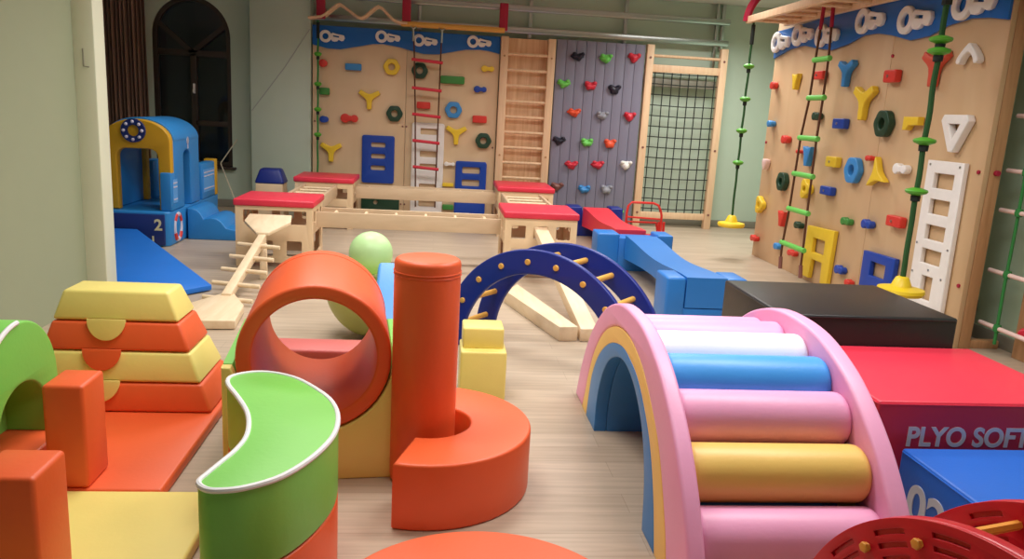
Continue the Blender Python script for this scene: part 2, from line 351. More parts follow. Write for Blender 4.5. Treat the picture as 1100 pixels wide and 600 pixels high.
HB = [
 ('bone_hold', bone(.12, .1), (-1.499, 1.966), 'red', 'red bone hold beside the green rope, topmost along the board edge'),
 ('bar_hold', bar(.21, .085), (-1.115, 1.941), 'blue', 'blue bar hold between the top red bone and the yellow ring'),
 ('ring_hold', ring(.105), (-.619, 1.971), 'yellow', 'yellow ring hold, only yellow ring on the back board'),
 ('bar_hold', bar(.13, .09), (-1.485, 1.611), 'green', 'short green bar hold beside the green knotted rope'),
 ('tripod_hold', tri(.145), (-.903, 1.559), 'yellow', 'yellow three-armed hold above the long red bone hold'),
 ('bone_hold', bone(.24, .12), (-1.155, 1.279), 'red', 'long red bone hold below the yellow three-armed hold'),
 ('ring_hold', ring(.105), (-.569, 1.372), 'dkgreen', 'dark green ring hold above the three-slot blue panel'),
 ('bone_hold', bone(.125, .09), (-1.484, 1.25), 'navy', 'navy bone hold beside the green rope under the green bar'),
 ('tripod_hold', tri(.145), (-1.396, .851), 'yellow', 'yellow three-armed hold low beside the three-slot blue panel'),
 ('ring_hold', ring(.105), (-.252, 1.945), 'dkgreen', 'dark green ring hold behind the red-rung rope ladder'),
 ('bar_hold', bar(.32, .1), (.182, 1.85), 'green', 'long green bar hold high beside the red-rung rope ladder'),
 ('bone_hold', bone(.18, .085), (.647, 2.021), 'yellow', 'small yellow bone hold just under the wave near the wall bars'),
 ('bone_hold', bone(.18, .09), (.56, 1.75), 'navy', 'navy bone hold below the small yellow bone near the wall bars'),
 ('bar_hold', bar(.18, .09), (-.189, 1.502), 'red', 'red bar hold between the ropes of the red-rung ladder'),
 ('ring_hold', ring(.11), (.21, 1.463), 'blue', 'light blue ring hold below the long green bar'),
 ('bar_hold', bar(.19, .095), (.565, 1.359), 'red', 'red bar hold above the dark green ring near the wall bars'),
 ('tripod_hold', tri(.145), (.259, 1.157), 'yellow', 'yellow three-armed hold under the light blue ring'),
 ('ring_hold', ring(.105), (.629, 1.077), 'dkgreen', 'dark green ring hold near the wall bars above the two-slot blue panel'),
 ('bone_hold', bone(.15, .06), (.187, .742), 'white', 'white bone hold between the white ladder panel and blue panel'),
 ('bar_hold', bar(.15, .05), (.172, .462), 'yellow', 'yellow bar hold behind the wooden beam beside the white ladder panel'),
 ('bar_hold', bar(.15, .07), (.183, .156), 'green', 'green bar hold near the floor seen between the wooden beams'),
]
for nm, lp, wh, c, lb in HB: hold(nm, lp, .06, wh, c, lb, GB, 'back')
for (x, z), lb in zip(((-1.476, 2.306), (-.76, 2.345), (-.275, 2.328), (.433, 2.355)), ('beside the green rope', 'between the green rope and the rope ladder', 'behind the red-rung rope ladder', 'nearest the wooden wall bars')):
    hold('key_ornament', key_loops(), .03, (x, z), 'white', 'white key-shaped ornament on the back blue wave, '+lb, 'white keys on the back wave', 'back', out=.0155)
def slots(x0, x1, zs, h, r=.01): return [rrect(x0, x1, z-h/2, z+h/2, r) for z in zs]
b = NB(); shape(b, [rrect(-.99, -.56, .44, 1.075, .03)]+slots(-.87, -.68, (.95, .8,   .645), .06, .02), .035, .006, face_front(0, OB-.022, 0)); solo('slot_panel', b, 'h_cobalt', 'blue climbing panel with three slots on the back board', 'climbing panel', loc=(-.775, OB, .44))
b = NB(); shape(b, [rrect(.268, .69, .03, .79, .03)]+slots(.36, .6, (.67, .5, .3), .085, .02), .035, .006, face_front(0, OB-.022, 0)); solo('slot_panel', b, 'h_cobalt', 'blue climbing panel on the back board nearest the wall bars', 'climbing panel', loc=(.48, OB, .03))
b = NB(); shape(b, [rrect(-.331, .1, .04, 1.274, .03)]+slots(-.22, 0, (1.16, .86, .69, .42, .19), .08, .012), .035, .006, face_front(0, OB-.022, 0)); solo('ladder_panel', b, 'h_white', 'white slotted ladder panel on the back board behind the rope ladder', 'climbing panel', loc=(-.11, OB, .04))
b = NB(); shape(b, [rrect(-.99, -.48, .03, .24, .02), circ(-.8, .18, .03, 14)], .035, .006, face_front(0, OB-.022, 0)); solo('low_panel', b, 'h_dkgreen', 'dark green low panel near the floor under the three-slot blue panel', 'climbing panel', loc=(-.73, OB, .03))

# overhead bar with zigzag in front of the board
t = thing('overhead_bar', 'wooden overhead bar with zigzag rail and red brackets above the back board', 'climbing bar', (-.4, 10.6, 2.52))
zz = [(-1.66, 2.5), (-1.5, 2.52), (-1.45, 2.55), (-1.31, 2.67), (-1.27, 2.685), (-1.22, 2.66), (-1.06, 2.55), (-1.0, 2.535), (-.95, 2.56), (-.83, 2.67), (-.79, 2.69), (-.74, 2.67), (-.6, 2.54), (-.52, 2.51), (-.42, 2.51)]
for y in (10.52, 10.66):
    b = NB(); tube(b, [(x, y, z) for x, z in zz], .016, 8); part('zigzag_rail', b, 'pine', t)
b = NB(); cyl(b, (-.5, 10.58, 2.505), (.83, 10.58, 2.505), .035, 14, .008); part('log', b, 'rung', t)
for x in (-1.51, -.436, .81):
    b = NB(); box(b, x-.055, x+.055, 10.56, 10.62, 2.5, 2.84, .01); box(b, x-.03, x+.03, 10.6, 10.9, 2.6, 2.66, .006); part('bracket', b, 'maroon', t)

# red-rung rope ladder
t = thing('rope_ladder', 'rope ladder with red rungs hanging before the white ladder panel', 'rope ladder', (-.15, 10.6, .4))
for (x0, x1) in ((-.345, -.255), (.02, .005)):
    b = NB(); tube(b, [(x0, 10.58, 2.465), (x0*.8+x1*.2, 10.6, 2.2), (x1*.6+x0*.4, 10.6, 1.4), (x1, 10.62, .16)], .011, 6); part('side_rope', b, 'ropeb', t)
    b = NB(); tube(b, [(x0+.04*cos(a), 10.58+.05*sin(a), 2.5+.05*sin(a)) for a in [2*pi*k/14 for k in range(14)]], .008, 6, True); tube(b, [(x0, 10.57, 2.46), (x0, 10.58, 2.3)], .014, 6); part('hook', b, 'steel', t)
for z in (2.064, 1.707, 1.371, 1.03, .685, .34):
    f = (2.53-z)/2.37; xa = -.345+.09*f; xb = .02-.015*f
    b = NB(); cyl(b, (xa-.03, 10.6, z+.012), (xb+.03, 10.6, z-.012), .021, 10, .006); part('rung', b, 'h_crimson', t)
# green disc rope
def disc_rope(name, label, x, y, ztop, zbot, discs, mat, rr, seat=None, dr=.055):
    t = thing(name, label, 'climbing rope', (x, y, zbot))
    b = NB(); n = 40; tube(b, [(x+.0025*sin(k*.9), y+.0025*cos(k*.7), zbot+(ztop-zbot)*k/n) for k in range(n+1)], rr, 8); part('rope', b, mat, t)
    for z in discs:
        b = NB(); lathe(b, [(0, -.028), (.03, -.03), (dr*.9, -.014), (dr, 0), (dr*.9, .01), (.03, .022), (0, .026)], (x, y, z), seg=20); part('disc', b, 'disc', t)
        b = NB(); lathe(b, [(0, -.075), (rr*1.6, -.07), (rr*1.7, -.035), (rr*1.4, -.022), (0, -.02)], (x, y, z), seg=10); part('knot', b, 'net', t)
    b = NB(); tube(b, [(x, y, ztop-.02), (x, y, ztop-.22)], rr*1.7, 8); part('clamp', b, 'net', t)
    if seat:
        b = NB(); lathe(b, [(0, -.035), (.1, -.035), (seat*.92, -.028), (seat, -.006), (seat*.96, .014), (.07, .03), (.045, .09), (.03, .1), (0, .1)], (x, y, zbot), seg=36); part('seat', b, 'ydisc', t)
    return t
disc_rope('disc_rope', 'green knotted rope with small discs at the back board edge', -1.55, 10.62, 2.48, .2, (2.072, 1.699, 1.379, 1.055), 'ropeg', .012, None, .05)

# wall bars
t = thing('wall_bars', 'tall pine wall bars between the climbing board and grey boulder wall', 'wall bars', (1.17, 10.8, 0))
b = NB(); box(b, .9, 1.44, 10.86, 10.89, .05, 2.44, .003); part('back_panel', b, 'pinek', t)
for x in (.855, 1.485):
    b = NB(); box(b, x-.05, x+.05, 10.72, 10.88, 0, 2.45, .006); part('upright', b, 'pine', t)
b = NB(); box(b, .9, 1.44, 10.84, 10.86, 2.22, 2.44, .004); part('top_board', b, 'pinek', t)
for k in range(11):
    z = 2.228-.2035*k
    b = NB(); cyl(b, (.88, 10.75, z), (1.46, 10.75, z), .02, 12, .004); part('rung', b, 'pine', t)
for x, z in ((.855, 2.2), (1.485, 2.2), (.855, .9), (1.485, .9)):
    b = NB(); cyl(b, (x, 10.712, z), (x, 10.725, z), .014, 8); part('bolt', b, 'darkpine', t)

# grey boulder wall
t = thing('boulder_wall', 'slate grey grooved boulder wall between the wall bars and the net frame', 'climbing wall', (2.16, 10.8, 0))
for k in range(9):
    x0 = 1.556+.1345*k
    b = NB(); box(b, x0+.002, x0+.1325, YB, YB+.04, .02, 2.46, .004); part('plank', b, 'grey', t)
BO = [('black', 1.852, 2.25, 'black rock hold at the top of the grey wall beside the wall bars'), ('lime', 2.234, 2.249, 'green rock hold in the top row between black and red'), ('crimson', 2.616, 2.284, 'red rock hold in the top row next to the net frame'),
 ('lime', 1.675, 1.887, 'green rock hold in the second row beside the wall bars'), ('crimson', 2.045, 1.884, 'red rock hold in the middle of the second row'), ('black', 2.382, 1.854, 'black rock hold in the second row near the net frame'),
 ('orange', 1.854, 1.515, 'orange-red rock hold in the third row beside the grey one'), ('grey', 2.243, 1.498, 'grey rock hold in the third row, between orange and red'), ('crimson', 2.62, 1.506, 'red rock hold in the third row next to the net frame'),
 ('black', 1.662, 1.129, 'black rock hold halfway up the grey wall beside the wall bars'), ('lime', 2.051, 1.124, 'green rock hold in the middle of the fourth row'), ('orange', 2.377, 1.128, 'orange-red rock hold in the fourth row right of the green one'),
 ('crimson', 1.866, .81, 'red rock hold in the fifth row nearer the wall bars'), ('crimson', 2.231, .827, 'red rock hold in the fifth row next to the white one'), ('white', 2.625, .846, 'white rock hold, the only white one on the grey wall'),
 ('brown', 1.678, .506, 'brown rock hold low on the grey wall beside the red-topped box'), ('blue', 2.06, .484, 'blue rock hold, the only blue one on the grey wall'), ('grey', 2.376, .498, 'grey rock hold low on the wall beside the blue one'), ('lime', 2.563, .166, 'green rock hold near the floor above the red soft beam')]
for i, (c, x, z, lb) in enumerate(BO):
    b = NB(); bmesh.ops.create_icosphere(b, subdivisions=3, radius=.5)
    for v in b.verts:
        p = v.co*2; dx, dy, dz = p
        k = 1+.12*sin(5*dx+i)+.1*cos(4*dz+2*i)
        if dz > .2: k *= 1-.35*max(0, 1-abs(dx)*2.2)       # the finger dip on top
        v.co = Vector((x+dx*.082*k*(1.1 if dz > 0 else .8), YB-.008-max(-.01, -dy*.06*k), z+dz*.06*k))
    for s in (-1, 1):
        r = bmesh.ops.create_uvsphere(b, u_segments=10, v_segments=8, radius=.03)
        for v in r['verts']: v.co = Vector((x+s*.055+v.co.x, YB-.04+v.co.y, z+.035+v.co.z*.8))
    solo('rock_hold', b, 'h_'+c, lb, 'climbing hold', 'rock holds on the grey wall', (x, YB, z), 60)

# net frame
t = thing('net_frame', 'tall pine frame with black climbing net against the back wall', 'climbing net', (3.34, 10.82, 0))
for x, zt in ((2.835, 2.47), (3.865, 2.47)):
    b = NB(); box(b, x-.05, x+.05, 10.76, 10.86, 0, zt, .008); part('post', b, 'pine', t)
b = NB(); cyl(b, (2.86, 10.81, 2.33), (3.84, 10.81, 2.33), .02, 12); part('round_bar', b, 'pine', t)
for z, h in ((2.165, .1), (.165, .09)):
    b = NB(); box(b, 2.88, 3.82, 10.78, 10.84, z-h/2, z+h/2, .006); part('rail', b, 'pine', t)
b = NB(); box(b, 2.88, 3.82, 10.88, 10.92, 1.93, 2.04, .006); part('back_rail', b, 'base', t)
b = NB()
for k in range(8): tube(b, [(2.93+.12*k, 10.81, 2.14), (2.93+.12*k+.006*sin(k), 10.8, 1.2), (2.93+.12*k, 10.81, .2)], .0075, 6)
for k in range(14): tube(b, [(2.88, 10.81, .26+.142*k), (3.34, 10.798, .25+.142*k), (3.82, 10.81, .26+.142*k)], .0075, 6)
part('net', b, 'net', t)
for x, z in ((2.835, 2.3), (3.865, 2.3), (2.835, 1.1), (3.865, 1.1), (2.835, .2), (3.865, .2)):
    b = NB(); cyl(b, (x, 10.752, z), (x, 10.765, z), .016, 8); part('bolt', b, 'h_brown', t)

# thin cables in the corner
b = NB(); tube(b, [(-1.67, 10.745, 2.38), (-2.0, 10.74, 1.87), (-2.415, 10.745, 1.31)], .003, 6); solo('cable', b, 'h_grey', 'thin grey cable running slantwise over the pale green back pillar', 'cable', loc=(-2.0, 10.74, 1.3))
b = NB(); tube(b, [(-2.66, 10.97, .92), (-2.85, 10.9, .62), (-2.86, 10.88, .6), (-2.48, 10.3, .02)], .008, 6); solo('cord', b, 'cord', 'cream cord hanging from the window sill down to the floor', 'cord', loc=(-2.7, 10.8, .02))

# ================================================================== SIDE CLIMBING WALL
XR = 3.715
t = thing('climbing_board', 'large plywood climbing board standing along the mint green side wall', 'climbing board', (3.76, 6.9, 0))
for y0, y1 in ((5.055, 6.398), (6.402, 7.55), (7.554, 8.74)):
    b = NB(); box(b, XR, XR+.04, y0, y1, .0, 2.6, .004); part('panel', b, 'board2', t)
rw = [(8.74, 2.214), (8.351, 2.289), (8.029, 2.304), (7.713, 2.254), (7.422, 2.216), (7.136, 2.246), (6.864, 2.304), (6.64, 2.3), (6.421, 2.266), (6.143, 2.203), (5.905, 2.214), (5.697, 2.269), (5.446, 2.295), (5.252, 2.28), (5.06, 2.247)]
b = NB(); shape(b, [[(-y, z) for y, z in rw]+[(-5.06, 2.62), (-8.74, 2.5)]], .02, .002, face_left(XR-.011, 0, 0)); part('wave_banner', b, 'wave', t, 'blue wave shaped top panel')
for y in (5.1, 6.4, 7.55, 8.68):
    b = NB(); box(b, XR+.042, XR+.13, y-.045, y+.045, 0, 2.55, .006); part('upright', b, 'darkpine', t)
for y in (5.1, 8.6):
    b = NB(); box(b, XR+.13, XR+.36, y-.03, y+.03, 0, .06, .006); part('foot', b, 'darkpine', t)
for y, z in ((5.1, 1.25), (5.13, 2.36), (6.38, 2.1), (8.7, 1.3), (5.1, .45)):
    b = NB(); cyl(b, (XR-.012, y, z), (XR+.005, y, z), .014, 8); part('bolt', b, 'maroon', t)
for y, z in ((5.05, 1.25), (5.05, 2.36)):
    b = NB(); cyl(b, (XR+.09, y+.01, z), (XR+.09, y-.02, z), .02, 10, .004); part('bolt', b, 'maroon', t)
HR = [
 ('bone_hold', bone(.15, .1), (8.594, 1.92), 'red', 'red bone hold at the far top corner of the side board'),
 ('funnel_hold', funnel(.16, .2), (8.052, 1.943), 'yellow', 'yellow funnel-shaped hold beside the top of the green-rung rope ladder'),
 ('bar_hold', bar(.24, .1), (7.542, 1.989), 'red', 'red bar hold behind the top rung of the green-rung ladder'),
 ('fork_hold', tri(.17), (7.037, 2.01), 'blue', 'blue Y-shaped hold just under the wave of the side board'),
 ('bar_hold', bar(.22, .125), (6.289, 1.933), 'red', 'chunky red bar hold high on the side board near the blue wave'),
 ('fork_hold', tri(.19), (5.732, 1.993), 'salmon', 'red Y-shaped hold behind the near green disc rope'),
 ('arched_hold', boomer(.12), (5.352, 2.049), 'white', 'white boomerang-shaped hold at the near top of the side board'),
 ('tripod_hold', tri(.21), (6.664, 1.751), 'yellow', 'large yellow three-armed hold below the chunky red bar'),
 ('bone_hold', bone(.17, .09), (8.545, 1.508), 'blue', 'light blue bone hold at the far edge of the side board'),
 ('bone_hold', bone(.19, .1), (7.487, 1.6), 'dkgreen', 'dark green bone hold behind the second rung gap of the green-rung ladder'),
 ('bar_hold', bar(.26, .115), (7.02, 1.538), 'navy', 'upper navy bar hold beside the green-rung rope ladder'),
 ('ring_hold', ring(.14), (6.306, 1.552), 'dkgreen', 'dark green ring hold high on the side board under the red bar'),
 ('wedge_hold', wedge(.24, .13), (5.9, 1.56), 'yellow', 'yellow pistol-shaped hold just behind the near disc rope'),
 ('triangle_hold', trif(.17), (5.366, 1.53), 'white', 'white open triangle hold above the white ladder panel'),
 ('bone_hold', bone(.2, .11), (8.121, 1.352), 'red', 'red bone hold between the far edge and the green-rung ladder'),
 ('funnel_hold', funnel(.22, .24), (7.57, 1.209), 'blue', 'blue funnel-shaped hold behind the green-rung rope ladder'),
 ('bar_hold', bar(.25, .12), (7.059, 1.188), 'yellow', 'yellow bar hold between the two navy bar holds'),
 ('ring_hold', ring(.145), (6.679, 1.139), 'blue', 'light blue ring hold, only blue ring on the side board'),
 ('star_hold', star(.19), (6.287, 1.131), 'yellow', 'yellow star-shaped hold beside the light blue ring'),
 ('bone_hold', bone(.2, .09), (5.95, 1.205), 'white', 'white bone hold next to the white ladder panel and disc rope'),
 ('heart_hold', heart(.085), (8.563, 1.066), 'pink', 'pinkish white heart-shaped hold at the far edge of the side board'),
 ('ring_hold', ring(.125), (8.083, .912), 'dkgreen', 'dark green ring hold low beyond the green-rung rope ladder'),
 ('flower_hold', flower(.11), (7.517, .89), 'yellow', 'yellow flower-shaped hold behind the green-rung rope ladder'),
 ('bar_hold', bar(.26, .1), (7.088, .916), 'navy', 'lower navy bar hold beside the green-rung rope ladder'),
 ('flower_hold', flower(.11), (8.58, .603), 'yellow', 'yellow flower-shaped hold low at the far edge of the side board'),
 ('funnel_hold', funnel(.2, .2), (7.97, .528), 'red', 'red funnel-shaped hold behind the low rungs of the green-rung ladder'),
 ('bone_hold', bone(.19, .09), (6.663, .684), 'green', 'green bone hold above the blue window panel'),
 ('bone_hold', bone(.19, .1), (6.315, .71), 'navy', 'navy bone hold above the blue window panel beside the green bone'),
 ('bar_hold', bar(.25, .11), (5.922, .79), 'red', 'red bar hold low between the disc rope and the navy bone'),
 ('bone_hold', bone(.18, .09), (7.573, .517), 'dkgreen', 'dark green bone hold just above the yellow A-shaped panel'),
 ('bone_hold', bone(.2, .09), (8.621, .211), 'red', 'red bone hold at the bottom far corner of the side board'),
 ('bone_hold', bone(.15, .09), (8.0, .226), 'blue', 'light blue bone hold at the bottom behind the ladder rope end'),
 ('bone_hold', bone(.2, .08), (7.634, .218), 'red', 'red bone hold at the bottom beside the yellow A-shaped panel'),
 ('bone_hold', bone(.19, .1), (6.654, .243), 'navy', 'navy bone hold low between the yellow and blue panels'),
 ('bone_hold', bone(.12, .07), (6.477, .165), 'red', 'small red bone hold near the floor beside the blue window panel'),
 ('bone_hold', bone(.12, .05), (7.763, 1.244), 'red', 'small red peg hold beside the blue funnel hold'),
 ('bone_hold', bone(.12, .06), (6.43, 1.26), 'red', 'small red peg hold above the yellow star hold'),
]
for nm, lp, wh, c, lb in HR: hold(nm, [[(x*(.95 if 'white' in c else .8), y*(.95 if 'white' in c else .8)) for x, y in L] for L in lp], .06, wh, c, lb, GR, 'right', nub=((-.02, 0),) if nm in ('bar_hold',) else None)
for (y, z), lb in zip(((8.657, 2.38), (8.146, 2.414), (7.62, 2.363), (6.867, 2.421), (6.198, 2.36), (5.52, 2.395)), ('at its far end', 'second from the far end', 'behind the green-rung ladder', 'above the blue Y hold', 'above the chunky red bar', 'beside the near disc rope')):
    hold('key_ornament', key_loops(1.6), .04, (y, z), 'white', 'white key-shaped ornament on the side blue wave, '+lb, 'white keys on the side wave', 'right', out=.0155)
FL_ = lambda pts: [(-y, z) for y, z in pts]
b = NB(); shape(b, [FL_([(7.36, .55), (6.83, .57), (6.85, .05), (6.98, .05), (6.99, .24), (7.2, .24), (7.22, .05), (7.38, .05)]), FL_([(7.22, .45), (6.98, .45), (6.98, .31), (7.22, .31)])], .045, .008, face_left(OR-.028, 0, 0)); solo('cutout_panel', b, 'h_yellow', 'yellow A-shaped climbing panel at the bottom of the side board', 'climbing panel', loc=(OR, 7.1, .05))
b = NB(); shape(b, [FL_([(6.3, .49), (5.83, .5), (5.84, .04), (6.3, .04)]), FL_([(6.17, .42), (5.95, .42), (5.95, .3), (6.17, .3)])], .045, .008, face_left(OR-.028, 0, 0)); solo('cutout_panel', b, 'h_cobalt', 'blue climbing panel with one opening at the bottom of the side board', 'climbing panel', loc=(OR, 6.07, .04))
b = NB(); lp = [FL_([(5.62, 1.3), (5.2, 1.3), (5.19, .06), (5.61, .06)])]
for z0, z1, a, c in ((1.1, 1.21, 5.52, 5.29), (.91, 1.02, 5.52, 5.29), (.72, .83, 5.52, 5.29), (.54, .65, 5.52, 5.29), (.27, .45, 5.47, 5.34)): lp.append(FL_([(a, z1), (c, z1), (c, z0), (a, z0)]))
shape(b, lp, .04, .008, face_left(OR-.026, 0, 0)); o = solo('ladder_panel', b, 'h_white', 'white slotted ladder panel at the near end of the side board', 'climbing panel', loc=(OR, 5.4, .06))
for y, z in ((5.58, 1.27), (5.24, 1.27), (5.59, .68), (5.22, .68), (5.4, .5), (5.59, .46), (5.24, .46), (5.4, .1)):
    b = NB(); cyl(b, (OR-.042, y, z), (OR-.05, y, z), .009, 8); part('bolt', b, 'steel', o)

# overhead ladder along the side board
t = thing('overhead_ladder', 'overhead wooden ladder with crimson hoop above the side climbing board', 'climbing frame', (3.5, 6.5, 2.54))
for x in (3.24, 3.66):
    b = NB(); box(b, x-.025, x+.025, 4.4, 8.44, 2.53, 2.6, .006); part('side_rail', b, 'pine', t)
b = NB(); box(b, 3.26, 3.64, 7.0, 8.42, 2.585, 2.6, .003); part('deck', b, 'pinek', t)
for k in range(12):
    y = 8.36-.33*k
    b = NB(); cyl(b, (3.25, y, 2.56), (3.65, y, 2.56), .018, 10); part('rung', b, 'pine', t)
b = NB(); pts = [(3.72-.5*cos(a), 8.42, 2.55+.42*sin(a)) for a in [pi*k/36 for k in range(19)]]
for (p, q) in zip(pts, pts[1:]): pass
tube(b, pts, .042, 8); part('hoop', b, 'maroon', t)
b = NB(); box(b, 3.74, 3.84, 8.2, 8.28, 2.605, 3.05, .008); part('bracket', b, 'maroon', t)
b = NB(); cyl(b, (3.2, 6.7, 2.63), (3.7, 6.7, 2.63), .03, 12); cyl(b, (3.2, 5.9, 2.63), (3.7, 5.9, 2.63), .03, 12); part('red_bar', b, 'h_red', t)
b = NB(); cyl(b, (3.42, 7.0, 2.64), (3.42, 5.8, 2.64), .035, 12); part('yellow_bar', b, 'ydisc', t)
for y in (7.05, 6.2):
    b = NB(); box(b, 3.62, 3.84, y-.03, y+.03, 2.602, 2.64, .006); part('bracket', b, 'maroon', t)

disc_rope('disc_rope', 'far green disc rope with yellow round seat hanging beyond the side board', 3.3, 8.42, 2.54, .39, (2.097, 1.755, 1.418, 1.074), 'rope', .013, .15, .06)
disc_rope('disc_rope', 'near green disc rope with yellow round seat above the black box', 3.295, 5.12, 2.54, .4, (2.104, 2.03, 1.441, 1.1), 'rope', .019, .16, .075)

t = thing('rope_ladder', 'rope ladder with pale green rungs hanging beside the side climbing board', 'rope ladder', (3.5, 7.2, .2))
lad = [(2.108, 7.313, 7.06), (1.762, 7.33, 7.064), (1.388, 7.41, 7.084), (1.041, 7.433, 7.078), (.695, 7.455, 7.074), (.345, 7.51, 7.06)]
for s in (1, 2):
    pts = [(3.5, 7.28 if s == 1 else 7.1, 2.56)]+[(3.5, r[s], r[0]) for r in lad]+[(3.5, lad[-1][s], .16)]
    b = NB(); tube(b, pts, .011, 6); part('side_rope', b, 'ropeb', t)
    b = NB(); tube(b, [(3.5, pts[0][1], 2.58), (3.5, pts[0][1]*.6+pts[1][1]*.4, 2.38)], .018, 8); part('clamp', b, 'maroon', t)
    b = NB(); cyl(b, (3.5, lad[-1][s], .2), (3.5, lad[-1][s]-.02, .08), .02, 8); part('end_weight', b, 'h_brown', t)
for z, ya, yb in lad:
    b = NB(); cyl(b, (3.5, ya+.03, z), (3.5, yb-.03, z), .026, 12, .006); part('rung', b, 'h_lime', t)

# net ladder at the near right
t = thing('rope_net', 'green rope net with pale wooden rods hanging by the side wall', 'climbing net', (3.95, 4.6, .02))
for y in (4.92, 4.35):
    b = NB(); tube(b, [(3.92, y, .08), (3.91, y-.005, .5), (3.925, y+.01, .9), (3.915, y, 1.27), (3.92, y, 2.5)], .011, 8); part('rope', b, 'ropeg', t)
for z in (.195, .575, 1.0, 1.272, 1.64, 2.0, 2.35):
    b = NB(); cyl(b, (3.92, 5.1, z), (3.92, 4.2, z-.006), .016, 10, .004); part('rod', b, 'h_pink', t)
    for y in (4.92, 4.35):
        b = NB(); lathe(b, [(0, -.03), (.022, -.025), (.028, 0), (.022, .025), (0, .03)], (3.92, y, z), seg=10); part('knot', b, 'ropeg', t)
b = NB(); box(b, 3.9, 3.98, 4.15, 5.12, 2.46, 2.54, .008); part('top_bar', b, 'pine', t)
t = thing('climbing_board', 'low wooden climbing board behind the rope net at the near side wall', 'climbing board', (4.06, 4.2, 0))
b = NB(); box(b, 4.03, 4.1, 3.2, 4.88, 0, .95, .006); part('panel', b, 'darkpine', t)
for y, z, c in ((4.6, .3, 'h_blue'), (4.8, .2, 'h_crimson'), (4.4, .6, 'h_red')):
    b = NB(); cyl(b, (4.03, y, z), (3.98, y-.05, z), .035, 12, .01); part('knob', b, c, t)

# ================================================================== WOODEN BOX COURSE
def wood_box(label, x0, x1, y0, y1, front):
    t = thing('vaulting_box', label, 'vaulting box', ((x0+x1)/2, (y0+y1)/2, 0), 'red topped wooden boxes')
    W = x1-x0-.02; D = y1-y0-.02; zt = .545; cx = (x0+x1)/2; cy = (y0+y1)/2
    def three(w): return [rrect(c-.065, c+.065, .36, .48, .012) for c in (-w*.31, 0, w*.31)]+[rrect(-w*.4, w*.4, .14, .27, .012)]
    def slot(w): return [rrect(-w*.4, w*.42, .39, .51, .012), rrect(-w*.22, -w*.02, .1, .24, .012), rrect(w*.16, w*.36, .1, .24, .012)]
    def sidep(w): return [rrect(c-.05, c+.05, .4, .5, .012) for c in (-w*.3, 0, w*.3)]+[rrect(-w*.34, w*.34, .1, .3, .012)]
    fr = slot(W) if front == 'slot' else three(W)
    o = [(-W/2, 0), (-W/2+.06, 0), (-W/2+.06, .04), (W/2-.06, .04), (W/2-.06, 0), (W/2, 0), (W/2, zt), (-W/2, zt)]
    for y, hl in ((y0+.02, fr), (y1-.02, three(W))):
        b = NB(); shape(b, [o]+hl, .02, .002, face_front(cx, y, 0)); part('end_panel', b, 'ply', t)
    o = [(-D/2+.02, 0), (-D/2+.08, 0), (-D/2+.08, .04), (D/2-.08, .04), (D/2-.08, 0), (D/2-.02, 0), (D/2-.02, zt), (-D/2+.02, zt)]
    for x, s in ((x0+.02, 1), (x1-.02, 1)):
        b = NB(); shape(b, [o]+sidep(D), .02, .002, face_left(x, cy, 0)); part('side_panel', b, 'ply', t)
    b = NB(); box(b, x0-.005, x1+.005, y0-.005, y1+.005, .545, .605, .014, 3); part('cushion', b, 'rred', t, 'red vinyl cushion top')
    return t
wood_box('red-topped wooden box with slotted front, behind the pegged climbing beam', -1.76, -1.07, 7.08, 7.74, 'slot')
wood_box('red-topped wooden box standing against the three-slot blue panel of the back board', -1.65, -.96, 9.42, 10.14, 'three')
wood_box('red-topped wooden box with three square windows behind the navy arch', .63, 1.31, 6.98, 7.66, 'three')
wood_box('red-topped wooden box standing against the pine wall bars', .75, 1.43, 9.34, 10.15, 'three')
def beam_ladder(label, p0, p1, z0, z1, rails, along):
    """two plank rails on edge with round rungs between them"""
    mid = (p0+p1)/2
    loc = (mid, rails[0], z0) if along == 'x' else (rails[0], mid, z0)
    t = thing('ladder_beam', label, 'wooden beam', loc, 'wooden ladder beams between the boxes')
    for r in rails:
        b = NB()
        if along == 'x': box(b, p0, p1, r-.016, r+.016, z0, z1, .004)
        else: box(b, r-.016, r+.016, p0, p1, z0, z1, .004)
        part('rail', b, 'beam', t)
    n = 6
    for k in range(n):
        q = p0+(p1-p0)*(k+.5)/n; b = NB()
        if along == 'x': cyl(b, (q, rails[0], z1-.035), (q, rails[1], z1-.035), .016, 10)
        else: cyl(b, (rails[0], q, z1-.035), (rails[1], q, z1-.035), .016, 10)
        part('rung', b, 'birch', t)
beam_ladder('wooden ladder beam spanning the two nearer red-topped boxes', -1.06, .62, .36, .5, (7.22, 7.54), 'x')
beam_ladder('wooden ladder beam spanning the two red-topped boxes nearest the back board', -.95, .74, .36, .5, (9.62, 9.9), 'x')
beam_ladder('wooden ladder beam linking the red-topped boxes on the window side', 7.75, 9.41, .4, .53, (-1.52, -1.16), 'y')
beam_ladder('wooden ladder beam linking the red-topped boxes beside the grey wall', 7.67, 9.33, .4, .53, (.8, 1.25), 'y')

